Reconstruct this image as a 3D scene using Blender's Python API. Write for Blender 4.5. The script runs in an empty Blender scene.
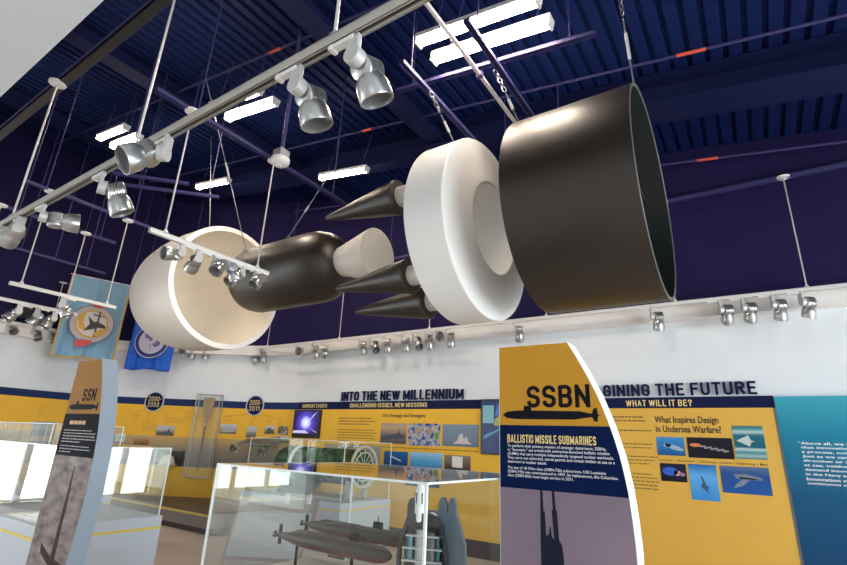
import bpy, bmesh, math, random
from mathutils import Vector, Matrix, Euler

C = bpy.context.scene.collection
SC = bpy.context.scene
random.seed(7)
PI = math.pi

# ------------------------------------------------------------------ camera
cam_d = bpy.data.cameras.new('camera')
cam_d.sensor_width = 36.0
cam_d.lens = 488.0 / 847.0 * 36.0
cam_d.clip_start = 0.05
cam_d.clip_end = 200
cam = bpy.data.objects.new('camera', cam_d)
C.objects.link(cam)
cam.matrix_world = Matrix(((0.83301317, 0.14183031, 0.53476464, 0.0),
                           (0.55171024, -0.28509045, -0.78379796, 0.0),
                           (0.04128998, 0.94794915, -0.31573333, 1.6),
                           (0, 0, 0, 1)))
SC.camera = cam

# ------------------------------------------------------------------ world, daylight, exposure
world = bpy.data.worlds.new('sky')
SC.world = world
world.use_nodes = True
wn = world.node_tree
wn.nodes['Background'].inputs[0].default_value = (0.86, 0.93, 1.0, 1)
wn.nodes['Background'].inputs[1].default_value = 3.0
SC.view_settings.view_transform = 'Standard'
SC.view_settings.look = 'None'
SC.view_settings.gamma = 1.0
SC.view_settings.use_curve_mapping = False
SC.view_settings.exposure = -0.05
SC.cycles.transparent_max_bounces = 32
SC.cycles.max_bounces = 8
SC.cycles.sample_clamp_indirect = 6.0


def daylight(name, loc, rot, sx, sy, energy, col=(0.9, 0.95, 1.0)):
    l = bpy.data.lights.new(name, 'AREA')
    l.shape = 'RECTANGLE'
    l.size = sx
    l.size_y = sy
    l.energy = energy
    l.color = col
    o = bpy.data.objects.new(name, l)
    C.objects.link(o)
    o.location = loc
    o.rotation_euler = rot
    return o


# daylight that comes in through the four glazed walls (outside the panes)
daylight('daylight_south', (3.4, -9.35, 1.75), (PI / 2, 0, 0), 8.6, 3.0, 75, (0.80, 0.90, 1.0))
daylight('daylight_east', (8.35, 1.8, 1.75), (PI / 2, 0, PI / 2), 7.2, 3.0, 1250, (0.86, 0.93, 1.0))
daylight('daylight_west', (-13.0, -6.5, 1.7), (PI / 2, 0, -PI / 2), 3.6, 3.0, 400)
daylight('daylight_west', (-13.0, -0.5, 1.7), (PI / 2, 0, -PI / 2), 1.6, 3.0, 190)
daylight('daylight_north', (4.6, 8.0, 1.7), (-PI / 2, 0, 0), 3.8, 3.0, 150)

# ------------------------------------------------------------------ helpers


def tag(o, label=None, cat=None, group=None, kind=None):
    if label:
        o['label'] = label
    if cat:
        o['category'] = cat
    if group:
        o['group'] = group
    if kind:
        o['kind'] = kind
    return o


def thing(name, label, cat, loc=(0, 0, 0), rotz=0.0, group=None):
    o = bpy.data.objects.new(name, None)
    C.objects.link(o)
    o.empty_display_size = 0.1
    o.location = loc
    o.rotation_euler = (0, 0, rotz)
    return tag(o, label, cat, group)


def mat(name, col, rough=0.6, metal=0.0, spec=0.5, emit=None, estr=0.0, noise=0.0, nscale=8.0, bump=0.0):
    m = bpy.data.materials.new(name)
    m.use_nodes = True
    nt = m.node_tree
    b = nt.nodes['Principled BSDF']
    b.inputs['Base Color'].default_value = (*col, 1)
    b.inputs['Roughness'].default_value = rough
    b.inputs['Metallic'].default_value = metal
    b.inputs['Specular IOR Level'].default_value = spec
    if emit:
        b.inputs['Emission Color'].default_value = (*emit, 1)
        b.inputs['Emission Strength'].default_value = estr
    if noise or bump:
        tc = nt.nodes.new('ShaderNodeTexCoord')
        n = nt.nodes.new('ShaderNodeTexNoise')
        n.inputs['Scale'].default_value = nscale
        n.inputs['Detail'].default_value = 4
        nt.links.new(tc.outputs['Object'], n.inputs['Vector'])
        if noise:
            r = nt.nodes.new('ShaderNodeValToRGB')
            r.color_ramp.elements[0].position = 0.3
            r.color_ramp.elements[1].position = 0.7
            r.color_ramp.elements[0].color = (*[c * (1 - noise) for c in col], 1)
            r.color_ramp.elements[1].color = (*[min(1, c * (1 + noise)) for c in col], 1)
            nt.links.new(n.outputs['Fac'], r.inputs['Fac'])
            nt.links.new(r.outputs['Color'], b.inputs['Base Color'])
        if bump:
            bp = nt.nodes.new('ShaderNodeBump')
            bp.inputs['Strength'].default_value = bump
            bp.inputs['Distance'].default_value = 0.01
            nt.links.new(n.outputs['Fac'], bp.inputs['Height'])
            nt.links.new(bp.outputs['Normal'], b.inputs['Normal'])
    return m


def picture(name, stops, axis='Z', noise=0.25, scale=9.0, mode='grad', rough=0.6, emit=0.0, stretch=(1, 1, 1), warp=0.2):
    """a printed picture: colour stops run over the height (or a noise field) of the print"""
    m = bpy.data.materials.new(name)
    m.use_nodes = True
    nt = m.node_tree
    b = nt.nodes['Principled BSDF']
    b.inputs['Roughness'].default_value = rough
    b.inputs['Specular IOR Level'].default_value = 0.2
    tc = nt.nodes.new('ShaderNodeTexCoord')
    n = nt.nodes.new('ShaderNodeTexNoise')
    mp = nt.nodes.new('ShaderNodeMapping')
    mp.inputs['Scale'].default_value = stretch
    n.inputs['Scale'].default_value = scale
    n.inputs['Detail'].default_value = 5
    nt.links.new(tc.outputs['Object'], mp.inputs['Vector'])
    nt.links.new(mp.outputs['Vector'], n.inputs['Vector'])
    r = nt.nodes.new('ShaderNodeValToRGB')
    cr = r.color_ramp
    while len(cr.elements) < len(stops):
        cr.elements.new(0.5)
    for e, (p, c) in zip(cr.elements, stops):
        e.position = p
        e.color = (*c, 1)
    if mode == 'noise':
        mr = nt.nodes.new('ShaderNodeMapRange')
        mr.inputs['From Min'].default_value = 0.32
        mr.inputs['From Max'].default_value = 0.68
        nt.links.new(n.outputs['Fac'], mr.inputs['Value'])
        nt.links.new(mr.outputs['Result'], r.inputs['Fac'])
    else:
        s = nt.nodes.new('ShaderNodeSeparateXYZ')
        nt.links.new(tc.outputs['Generated'], s.inputs[0])
        a = nt.nodes.new('ShaderNodeMath')
        a.operation = 'MULTIPLY_ADD'
        nt.links.new(n.outputs['Fac'], a.inputs[0])
        a.inputs[1].default_value = warp
        nt.links.new(s.outputs[axis], a.inputs[2])
        a2 = nt.nodes.new('ShaderNodeMath')
        a2.operation = 'SUBTRACT'
        nt.links.new(a.outputs[0], a2.inputs[0])
        a2.inputs[1].default_value = warp / 2
        nt.links.new(a2.outputs[0], r.inputs['Fac'])
    nt.links.new(r.outputs['Color'], b.inputs['Base Color'])
    if emit:
        nt.links.new(r.outputs['Color'], b.inputs['Emission Color'])
        b.inputs['Emission Strength'].default_value = emit
    return m


def glass_mat(name, tint=(0.97, 0.99, 0.98), base=0.05, rough=0.0):
    m = bpy.data.materials.new(name)
    m.use_nodes = True
    nt = m.node_tree
    nt.nodes.clear()
    out = nt.nodes.new('ShaderNodeOutputMaterial')
    mix = nt.nodes.new('ShaderNodeMixShader')
    tr = nt.nodes.new('ShaderNodeBsdfTransparent')
    gl = nt.nodes.new('ShaderNodeBsdfGlossy')
    tr.inputs['Color'].default_value = (*tint, 1)
    gl.inputs['Roughness'].default_value = rough
    lw = nt.nodes.new('ShaderNodeLayerWeight')
    lw.inputs['Blend'].default_value = 0.5
    p = nt.nodes.new('ShaderNodeMath')
    p.operation = 'POWER'
    p.inputs[1].default_value = 5.0
    a = nt.nodes.new('ShaderNodeMath')
    a.operation = 'MULTIPLY_ADD'
    a.inputs[1].default_value = 1 - base
    a.inputs[2].default_value = base
    nt.links.new(lw.outputs['Facing'], p.inputs[0])
    nt.links.new(p.outputs[0], a.inputs[0])
    nt.links.new(a.outputs[0], mix.inputs[0])
    nt.links.new(tr.outputs[0], mix.inputs[1])
    nt.links.new(gl.outputs[0], mix.inputs[2])
    nt.links.new(mix.outputs[0], out.inputs[0])
    return m


class MB:
    """collects shapes into one mesh"""

    def __init__(self):
        self.bm = bmesh.new()
        self.mi = 0

    def _new(self, verts, faces):
        vs = [self.bm.verts.new(v) for v in verts]
        for f in faces:
            try:
                fc = self.bm.faces.new([vs[i] for i in f])
                fc.material_index = self.mi
            except ValueError:
                pass
        return vs

    def box(self, c, s, rot=None):
        x, y, z = s[0] / 2, s[1] / 2, s[2] / 2
        v = [Vector((sx * x, sy * y, sz * z)) for sx in (-1, 1) for sy in (-1, 1) for sz in (-1, 1)]
        if rot is not None:
            M = rot if isinstance(rot, Matrix) else Euler(rot).to_matrix()
            v = [M @ p for p in v]
        v = [p + Vector(c) for p in v]
        self._new(v, [(0, 1, 3, 2), (4, 6, 7, 5), (0, 4, 5, 1), (2, 3, 7, 6), (0, 2, 6, 4), (1, 5, 7, 3)])
        return self

    def box2(self, a, b):
        return self.box([(p + q) / 2 for p, q in zip(a, b)], [abs(q - p) for p, q in zip(a, b)])

    def cyl(self, a, b, r, r2=None, n=16, caps=True):
        a, b = Vector(a), Vector(b)
        r2 = r if r2 is None else r2
        d = (b - a).normalized()
        u = d.orthogonal().normalized()
        w = d.cross(u)
        v = []
        for p, rr in ((a, r), (b, r2)):
            for i in range(n):
                t = 2 * PI * i / n
                v.append(p + u * math.cos(t) * rr + w * math.sin(t) * rr)
        f = [(i, (i + 1) % n, n + (i + 1) % n, n + i) for i in range(n)]
        if caps:
            f += [tuple(range(n - 1, -1, -1)), tuple(range(n, 2 * n))]
        self._new(v, f)
        return self

    def lathe(self, prof, origin=(0, 0, 0), axis=(0, 0, 1), n=32, sharp=False):
        """prof: list of (t along the axis, radius)"""
        o, d = Vector(origin), Vector(axis).normalized()
        u = d.orthogonal().normalized()
        w = d.cross(u)
        rings = []
        for t, r in prof:
            if r < 1e-6:
                rings.append([self.bm.verts.new(o + d * t)])
            else:
                rings.append([self.bm.verts.new(o + d * t + (u * math.cos(2 * PI * i / n) + w * math.sin(2 * PI * i / n)) * r) for i in range(n)])
        for a, b in zip(rings[:-1], rings[1:]):
            for i in range(n):
                j = (i + 1) % n
                if len(a) == 1 and len(b) == 1:
                    continue
                if len(a) == 1:
                    q = [a[0], b[j], b[i]]
                elif len(b) == 1:
                    q = [a[i], a[j], b[0]]
                else:
                    q = [a[i], a[j], b[j], b[i]]
                try:
                    fc = self.bm.faces.new(q)
                    fc.material_index = self.mi
                except ValueError:
                    pass
        return self

    def torus(self, c, axis, R, r, n=40, k=10):
        c, d = Vector(c), Vector(axis).normalized()
        u = d.orthogonal().normalized()
        w = d.cross(u)
        pts = [c + (u * math.cos(2 * PI * i / n) + w * math.sin(2 * PI * i / n)) * R for i in range(n)]
        return self.tube(pts, r, k, closed=True)

    def tube(self, pts, r, k=8, closed=False):
        pts = [Vector(p) for p in pts]
        n = len(pts)
        rings = []
        prev = None
        for i in range(n):
            if closed:
                t = (pts[(i + 1) % n] - pts[i - 1]).normalized()
            else:
                t = (pts[min(i + 1, n - 1)] - pts[max(i - 1, 0)]).normalized()
            u = t.orthogonal().normalized() if prev is None else (prev - t * prev.dot(t)).normalized()
            prev = u
            w = t.cross(u)
            rings.append([self.bm.verts.new(pts[i] + (u * math.cos(2 * PI * j / k) + w * math.sin(2 * PI * j / k)) * r) for j in range(k)])
        m = n if closed else n - 1
        for i in range(m):
            a, b = rings[i], rings[(i + 1) % n]
            off = 0
            if closed and i == n - 1:
                off = min(range(k), key=lambda q: (a[0].co - b[q].co).length)
            for j in range(k):
                fc = self.bm.faces.new([a[j], a[(j + 1) % k], b[(j + 1 + off) % k], b[(j + off) % k]])
                fc.material_index = self.mi
        if not closed:
            for rg in (rings[0][::-1], rings[-1]):
                fc = self.bm.faces.new(rg)
                fc.material_index = self.mi
        return self

    def prism(self, poly, fr, t):
        """2-D outline in a frame (o, u, v, n), thickness t along n (t may be negative)"""
        o, u, v, n = [Vector(q) for q in fr]
        k = len(poly)
        a = [o + u * p[0] + v * p[1] for p in poly]
        b = [q + n * t for q in a]
        f = [tuple(range(k)), tuple(range(2 * k - 1, k - 1, -1))]
        f += [(i, k + i, k + (i + 1) % k, (i + 1) % k) for i in range(k)]
        self._new(a + b, f)
        return self

    def build(self, name, mats, parent=None, smooth=False, angle=40, bevel=0.0):
        bmesh.ops.recalc_face_normals(self.bm, faces=self.bm.faces[:])
        me = bpy.data.meshes.new(name)
        self.bm.to_mesh(me)
        self.bm.free()
        for m in (mats if isinstance(mats, (list, tuple)) else [mats]):
            me.materials.append(m)
        if smooth:
            for p in me.polygons:
                p.use_smooth = True
            try:
                me.set_sharp_from_angle(angle=math.radians(angle))
            except Exception:
                pass
        o = bpy.data.objects.new(name, me)
        C.objects.link(o)
        if parent is not None:
            o.parent = parent
        if bevel:
            md = o.modifiers.new('bevel', 'BEVEL')
            md.width = bevel
            md.segments = 2
            md.limit_method = 'ANGLE'
        return o


def struct(o):
    o['kind'] = 'structure'
    return o


def lettering(name, s, fr, w, h, m, parent, bold=0.0, depth=0.002, align='LEFT', spacing=1.0):
    """text fitted to w x h, lower-left corner at the frame's origin"""
    cu = bpy.data.curves.new(name, 'FONT')
    cu.body = s
    cu.align_x = align
    cu.space_line = spacing
    cu.resolution_u = 2
    cu.offset = bold
    cu.extrude = 0.0
    o = bpy.data.objects.new(name, cu)
    C.objects.link(o)
    dg = bpy.context.evaluated_depsgraph_get()
    me = bpy.data.meshes.new_from_object(o.evaluated_get(dg))
    bpy.data.objects.remove(o)
    bpy.data.curves.remove(cu)
    me.name = name
    xs = [v.co.x for v in me.vertices]
    ys = [v.co.y for v in me.vertices]
    x0, y0 = min(xs), min(ys)
    kx, ky = w / (max(xs) - x0), h / (max(ys) - y0)
    oo, u, v, n = [Vector(q) for q in fr]
    for q in me.vertices:
        q.co = oo + u * ((q.co.x - x0) * kx) + v * ((q.co.y - y0) * ky) + n * depth
    if depth > 0.006:
        bm = bmesh.new()
        bm.from_mesh(me)
        r = bmesh.ops.extrude_face_region(bm, geom=bm.faces[:])
        for q in r['geom']:
            if isinstance(q, bmesh.types.BMVert):
                q.co -= n * depth
        bmesh.ops.recalc_face_normals(bm, faces=bm.faces[:])
        bm.to_mesh(me)
        bm.free()
    me.materials.clear()
    me.materials.append(m)
    ob = bpy.data.objects.new(name, me)
    C.objects.link(ob)
    ob.parent = parent
    return ob


def arc(cx, cy, rx, ry, a0, a1, n=7):
    return [(cx + rx * math.cos(math.radians(a0 + (a1 - a0) * i / n)), cy + ry * math.sin(math.radians(a0 + (a1 - a0) * i / n))) for i in range(n + 1)]


RY = 0.22
GLYPH = {
    ' ': (0.30, []), 'I': (0.0, [[(0, 0), (0, 1)]]), 'N': (1.05, [[(0, 0), (0, 1)], [(0, 1), (1, 0)], [(1, 0), (1, 1)]]),
    'T': (0.9, [[(0, 1), (1, 1)], [(.5, 1), (.5, 0)]]), 'H': (1, [[(0, 0), (0, 1)], [(1, 0), (1, 1)], [(0, .5), (1, .5)]]),
    'E': (.85, [[(1, 1), (0, 1), (0, 0), (1, 0)], [(0, .52), (.85, .52)]]), 'F': (.85, [[(1, 1), (0, 1), (0, 0)], [(0, .52), (.85, .52)]]),
    'L': (.8, [[(0, 1), (0, 0), (1, 0)]]), 'U': (1, [[(0, 1), (0, RY)] + arc(.5, RY, .5, RY, 180, 360) + [(1, 1)]]),
    'O': (1, [[(0, RY)] + arc(.5, RY, .5, RY, 180, 360) + [(1, 1 - RY)] + arc(.5, 1 - RY, .5, RY, 0, 180) + [(0, RY)]]),
    'C': (1, [[(1, .33), (1, RY)] + arc(.5, RY, .5, RY, 360, 180) + [(0, 1 - RY)] + arc(.5, 1 - RY, .5, RY, 180, 0) + [(1, .67)]]),
    'G': (1, [[(.55, .46), (1, .46), (1, RY)] + arc(.5, RY, .5, RY, 360, 180) + [(0, 1 - RY)] + arc(.5, 1 - RY, .5, RY, 180, 0) + [(1, .69)]]),
    'W': (1.75, [[(0, 1), (.25, 0), (.5, 1), (.75, 0), (1, 1)]]), 'M': (1.4, [[(0, 0), (0, 1), (.5, .12), (1, 1), (1, 0)]]),
    'A': (1.1, [[(0, 0), (.5, 1), (1, 0)], [(.2, .27), (.8, .27)]]), 'V': (1.1, [[(0, 1), (.5, 0), (1, 1)]]),
    'S': (1, [[(1, 1 - RY)] + arc(.5, 1 - RY, .5, RY, 0, 180) + [(0, .68), (.12, .56), (.88, .44), (1, .32), (1, RY)] + arc(.5, RY, .5, RY, 360, 180)]),
    'R': (1, [[(0, 0), (0, 1), (.6, 1)] + arc(.6, .76, .4, .24, 90, -90) + [(0, .52)], [(.5, .52), (1, 0)]]),
    'B': (1, [[(0, .52), (.6, .52)] + arc(.6, .76, .36, .24, -90, 90) + [(0, 1), (0, 0), (.6, 0)] + arc(.6, .26, .40, .26, -90, 90)]),
    'D': (1, [[(0, 0), (0, 1), (.5, 1)] + arc(.5, .7, .5, .3, 90, 0) + arc(.5, .3, .5, .3, 0, -90) + [(0, 0)]]),
    '0': (.9, [[(0, RY)] + arc(.5, RY, .5, RY, 180, 360) + [(1, 1 - RY)] + arc(.5, 1 - RY, .5, RY, 0, 180) + [(0, RY)]]),
    '1': (.4, [[(0, .78), (1, 1), (1, 0)]]), '2': (.9, [[(0, 1 - RY)] + arc(.5, 1 - RY, .5, RY, 180, 0) + [(1, .64), (0, 0), (1, 0)]]),
    '3': (.9, [[(0, .75)] + arc(.5, .76, .5, .24, 180, -60) + [(.4, .52)] + arc(.5, .26, .5, .26, 70, -180) + [(0, .28)]]),
    '5': (.9, [[(1, 1), (.05, 1), (0, .55), (.5, .62)] + arc(.5, .31, .5, .31, 90, -180) + [(0, .28)]]),
    '-': (.5, [[(0, .45), (1, .45)]]), '?': (.9, [[(0, .72), (0, 1 - RY)] + arc(.5, 1 - RY, .5, RY, 180, 0) + [(1, .65), (.5, .45), (.5, .27)], [(.5, 0), (.5, .06)]]),
    ',': (0.0, [[(0, .04), (-.12, -.16)]]),
}


def block_letters(name, s, fr, w, h, m, parent, st=0.165, cw=0.40, gap=0.14, depth=0.002, solid=0.0, words=False):
    """heavy condensed capitals drawn as strokes, fitted to w x h; lower-left corner at the frame's origin"""
    o, u, v, n = [Vector(q) for q in fr]
    x = 0.0
    segs = []
    wid_ = 0
    for ch in s:
        wid_ += ch == ' '
        gw, pl = GLYPH[ch]
        g = gw * cw
        for p in pl:
            segs.append([wid_] + [(x + st / 2 + a * (g if g else 1.0 * st), st / 2 + b * (1 - st)) for a, b in p])
        x += g + st + gap if ch != ' ' else g + gap
    tot = x - gap
    mb = MB()
    kx, ky = w / tot, h
    q = st / 2
    last = 0
    for k, p in enumerate(segs):
        if words and p[0] != last:
            mb.build(name, m, parent)
            mb = MB()
            last = p[0]
        p = p[1:]
        for i, (a, b) in enumerate(zip(p[:-1], p[1:])):
            d = Vector((b[0] - a[0], b[1] - a[1]))
            L = d.length
            if L < 1e-6:
                continue
            d /= L
            e = Vector((-d.y, d.x)) * q
            A = Vector(a) - d * q * (1.0 if i == 0 and abs(d.x * d.y) < 0.01 else 0.45)
            B = Vector(b) + d * q * (1.0 if i == len(p) - 2 and abs(d.x * d.y) < 0.01 else 0.45)
            c = [A - e, B - e, B + e, A + e]
            c = [(min(max(z[0], 0), tot) * kx, min(max(z[1], -0.25), 1) * ky) for z in c]
            f2 = (o + n * (depth + 0.00004 * ((i + k) % 9)), u, v, n)
            mb.prism(c, f2, -(solid if solid else depth * 0.5))
    return mb.build(name, m, parent)


def copy_tree(o, parent=None):
    c = o.copy()
    C.objects.link(c)
    if parent is not None:
        c.parent = parent
    for ch in [q for q in bpy.data.objects if q.parent == o]:
        copy_tree(ch, c)
    return c


# ------------------------------------------------------------------ materials
WHITE = mat('white paint', (0.77, 0.80, 0.84), 0.7, noise=0.02, nscale=3)
FASCIA = mat('white paint tinted by warm light', (0.86, 0.82, 0.80), 0.7)  # white band, the warm light on it mixed into the colour
NAVY = mat('navy wall paint', (0.014, 0.010, 0.062), 0.7, spec=0.15, noise=0.08, nscale=1.5)
DECK = mat('navy roof deck paint', (0.005, 0.014, 0.085), 0.6, spec=0.15)
STEEL = mat('navy steel paint', (0.008, 0.012, 0.060), 0.55, spec=0.2)
STRUT = mat('violet blue strut paint', (0.05, 0.045, 0.15), 0.5, spec=0.25)
FLOOR = mat('tan floor tile', (0.80, 0.67, 0.58), 0.5, noise=0.04, nscale=2)
SOFFIT = mat('pale grey soffit paint', (0.66, 0.70, 0.76), 0.8)
YELLOW = mat('yellow print', (0.86, 0.49, 0.05), 0.6, spec=0.2, noise=0.03, nscale=2)
GOLD = mat('golden orange print', (0.55, 0.275, 0.03), 0.65, spec=0.12)
BANDNAVY = mat('navy print', (0.006, 0.010, 0.055), 0.65, spec=0.15)
PANELNAVY = mat('deep blue print', (0.004, 0.012, 0.060), 0.65, spec=0.04)
BLACKINK = mat('black ink', (0.010, 0.011, 0.016), 0.65, spec=0.04)
GREYINK = mat('brown caption ink', (0.20, 0.12, 0.03), 0.5)
DARKINK = mat('dark caption ink', (0.06, 0.04, 0.02), 0.5)
WHITEINK = mat('white ink', (0.85, 0.86, 0.88), 0.5)
DIMINK = mat('grey ink', (0.42, 0.42, 0.42), 0.6)
CREAMINK = mat('pale yellow ink', (0.80, 0.62, 0.25), 0.5)
ORANGEINK = mat('orange ink', (0.55, 0.26, 0.04), 0.5)
BROWN = mat('dark brown base', (0.045, 0.030, 0.028), 0.5)
TRACK = mat('white track paint', (0.78, 0.77, 0.76), 0.4)
TRACKGREY = mat('grey beige track paint', (0.42, 0.40, 0.37), 0.4)
TRACKSLOT = mat('dark track slot', (0.05, 0.05, 0.05), 0.5)
SILVER = mat('silver lamp metal', (0.50, 0.50, 0.50), 0.28, metal=0.85)
SILVERP = mat('silver grey paint', (0.55, 0.55, 0.55), 0.38, metal=0.3)
LENS = mat('lamp glass', (0.10, 0.10, 0.11), 0.1)
ROD = mat('pale rod metal', (0.70, 0.66, 0.66), 0.35, metal=0.4)
CHAIN = mat('chain steel', (0.25, 0.26, 0.28), 0.35, metal=0.8)
MWHITE = mat('white missile paint', (0.74, 0.69, 0.65), 0.42)
MBLACK = mat('black brown missile paint', (0.020, 0.014, 0.010), 0.40, spec=0.65)
MINNER = mat('black tube lining', (0.010, 0.012, 0.012), 0.6)
MRIM = mat('grey metal edge', (0.22, 0.23, 0.22), 0.4, metal=0.5)
LAMP = mat('lit lamp tube', (1, 0.95, 0.85), 0.5, emit=(1.0, 0.84, 0.68), estr=78.0)
LAMPBODY = mat('white lamp body', (0.75, 0.73, 0.70), 0.4)
PLINTH = mat('pale blue grey laminate', (0.50, 0.55, 0.62), 0.45)
PLINTHB = mat('brown grey laminate', (0.22, 0.185, 0.175), 0.5)
STRIPE = mat('yellow stripe', (0.72, 0.56, 0.08), 0.5)
GLASS = glass_mat('case glass', base=0.045)
GLASS2 = glass_mat('clear non-glare case glass', base=0.015)
GLASSEDGE = mat('polished glass edge', (0.75, 0.80, 0.80), 0.3)
PANE = glass_mat('window glass', (0.97, 0.98, 0.97), 0.05)
FRAME = mat('white window frame', (0.62, 0.58, 0.54), 0.5)
SCREENBLK = mat('black screen bezel', (0.008, 0.008, 0.012), 0.25)
REDLABEL = mat('red pipe label', (0.75, 0.10, 0.06), 0.5)
PANELEDGE = mat('blue grey panel edge', (0.27, 0.33, 0.40), 0.5)
PANELWHITE = mat('white panel edge', (0.86, 0.90, 0.93), 0.5)
GRASS = mat('outdoor grass', (0.10, 0.17, 0.05), 0.9, noise=0.3, nscale=1.2)

# ------------------------------------------------------------------ room shell
PATH0 = [(-8.4, 7.52), (-9.0, 7.42), (-9.6, 7.22), (-10.2, 6.85), (-10.8, 6.46), (-11.4, 6.08), (-11.95, 5.72), (-12.35, 5.3), (-12.55, 4.8), (-12.6, 4.2)]


def smooth_path(p, k=4):
    P = [(p[0][0] * 2 - p[1][0], p[0][1])] + p + [(p[-1][0], 2 * p[-1][1] - p[-2][1])]
    out = []
    for i in range(1, len(P) - 2):
        a, b, c, d = [Vector(q) for q in P[i - 1:i + 3]]
        for j in range(k):
            t = j / k
            out.append(0.5 * (2 * b + (c - a) * t + (2 * a - 5 * b + 4 * c - d) * t * t + (3 * b - a - 3 * c + d) * t ** 3))
    out.append(Vector(p[-1]))
    return [(q.x, q.y) for q in out]


CURVE = smooth_path(PATH0)[::-1]      # runs from the west wall round to the north wall


def offset(path, d):
    out = []
    for i, p in enumerate(path):
        a = path[max(i - 1, 0)]
        b = path[min(i + 1, len(path) - 1)]
        t = Vector((b[0] - a[0], b[1] - a[1])).normalized()
        out.append((p[0] + t.y * d, p[1] - t.x * d))
    return out


def wall_strip(path, z0, z1, d0, d1):
    """solid band that follows a plan path; d0/d1 = distance towards the room"""
    m = MB()
    A, B = offset(path, d0), offset(path, d1)
    n = len(path)
    v = [(x, y, z0) for x, y in A] + [(x, y, z1) for x, y in A] + [(x, y, z0) for x, y in B] + [(x, y, z1) for x, y in B]
    f = []
    for i in range(n - 1):
        for k, fl in ((0, 0), (2 * n, 1)):
            f.append((k + i, k + i + 1, k + n + i + 1, k + n + i))
        f.append((i, i + 1, 2 * n + i + 1, 2 * n + i))
        f.append((n + i, n + i + 1, 3 * n + i + 1, 3 * n + i))
    f += [(0, n, 3 * n, 2 * n), (n - 1, 2 * n - 1, 4 * n - 1, 3 * n - 1)]
    m._new([Vector(q) for q in v], f)
    return m


def roof_z(x, z0=6.0):
    return z0 - 0.149 * x


WEST_TO_N = [(-12.6, 1.9), (-12.6, 3.0)] + CURVE[0:] + [(-5.0, 7.52), (2.7, 7.52)]
struct(wall_strip([(-12.6, 1.9), (-12.6, 3.0)] + CURVE, 0, 3.55, -0.15, 0).build('wall_northwest', WHITE, smooth=True))
struct(wall_strip([(-8.4, 7.52), (2.7, 7.52)], 0, 3.55, -0.15, 0).build('wall_north', WHITE))
struct(wall_strip([(-12.6, -9.1), (-12.6, 3.0)] + CURVE + [(8.1, 7.52)], 3.55, 8.6, -0.15, 0).build('wall_upper', NAVY, smooth=True))
struct(wall_strip([(-12.6, 1.9), (-12.6, 3.0)] + CURVE + [(8.0, 7.52)], 3.39, 3.61, 0.001, 0.17).build('trim_1', FASCIA, smooth=True))
struct(wall_strip([(-12.6, -9.1), (-12.6, 1.9)], 3.2, 3.55, -0.15, 0).build('wall_west', WHITE))
# north wall pieces around the glazed bay
m = MB()
m.box2((2.7, 7.52, 3.2), (8.1, 7.67, 3.55)).box2((6.5, 7.52, 0), (8.1, 7.67, 3.2)).box2((2.7, 7.52, 0), (6.5, 7.67, 0.12))
struct(m.build('wall_northeast', WHITE))
m = MB()
m.box2((8.0, -9.1, 3.2), (8.15, 7.6, 8.6)).box2((8.0, 5.4, 0), (8.15, 7.6, 3.2)).box2((8.0, -9.1, 0), (8.15, -1.8, 3.2)).box2((8.0, -1.8, 0), (8.15, 5.4, 0.12))
struct(m.build('wall_east', WHITE))
m = MB()
m.box2((-12.7, -9.15, 3.2), (8.1, -9.0, 8.6)).box2((-12.7, -9.15, 0), (-0.9, -9.0, 3.2)).box2((7.7, -9.15, 0), (8.1, -9.0, 3.2)).box2((-0.9, -9.15, 0), (7.7, -9.0, 0.12))
struct(m.build('wall_south', WHITE))
struct(MB().box2((-12.75, -9.15, -0.12), (8.15, 7.67, 0)).build('floor', FLOOR))
struct(MB().box2((-60, -60, -0.4), (60, 60, -0.2)).build('ground', GRASS))
# baseboard under the north wall graphics
struct(MB().box2((-7.6, 7.47, 0.0), (2.6, 7.519, 0.24)).build('baseboard_north', BROWN))

# corrugated roof deck, sloping up to the west
m = MB()
x = -13.2
per = 0.18
prof = []
while x < 8.6:
    prof += [(x, 0.0), (x + 0.105, 0.0), (x + 0.125, 0.040), (x + 0.16, 0.040)]
    x += per
n = len(prof)
vs = [(px, y, roof_z(px) + dz) for y in (-9.4, 7.9) for px, dz in prof]
vs += [(px, y, roof_z(px) + 0.2) for y in (-9.4, 7.9) for px in (prof[0][0], prof[-1][0])]
fs = [(i, i + 1, n + i + 1, n + i) for i in range(n - 1)]
fs.append((2 * n, 2 * n + 1, 2 * n + 3, 2 * n + 2))
m._new([Vector(q) for q in vs], fs)
struct(m.build('ceiling', DECK))

# roof girders
def ibeam(a, b, w, h, t=0.025):
    a, b = Vector(a), Vector(b)
    d = (b - a).normalized()
    side = d.cross(Vector((0, 0, 1))).normalized()
    up = side.cross(d)
    mm = MB()
    M = Matrix((side, d, up)).transposed()
    L = (b - a).length
    c = (a + b) / 2
    mm.box(c + up * (h - t / 2), (w, L, t), M)
    mm.box(c + up * (t / 2), (w, L, t), M)
    mm.box(c + up * (h / 2), (t, L, h - 2 * t), M)
    return mm


struct(ibeam((-12.4, 5.8, roof_z(-12.4, 5.58)), (7.9, 5.8, roof_z(7.9, 5.58)), 0.5, 0.40).build('trim_2', STEEL))
for k, gx in enumerate((-10.7, -7.2, -3.72)):
    struct(ibeam((gx, -8.9, roof_z(gx, 5.68)), (gx, 7.45, roof_z(gx, 5.68)), 0.28, 0.30).build('trim_%d' % (3 + k), STEEL))
# ledge line across the navy wall
struct(MB().box2((-9.0, 7.44, 5.22), (8.0, 7.518, 5.27)).build('trim_6', STRUT))

# pale soffit over the place the picture is taken from
struct(MB().box2((-12.55, -8.95, 4.2), (8.0, 0.80, 4.55)).build('trim_7', SOFFIT))

# windows: each its own frame and panes
wcount = [0]


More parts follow.
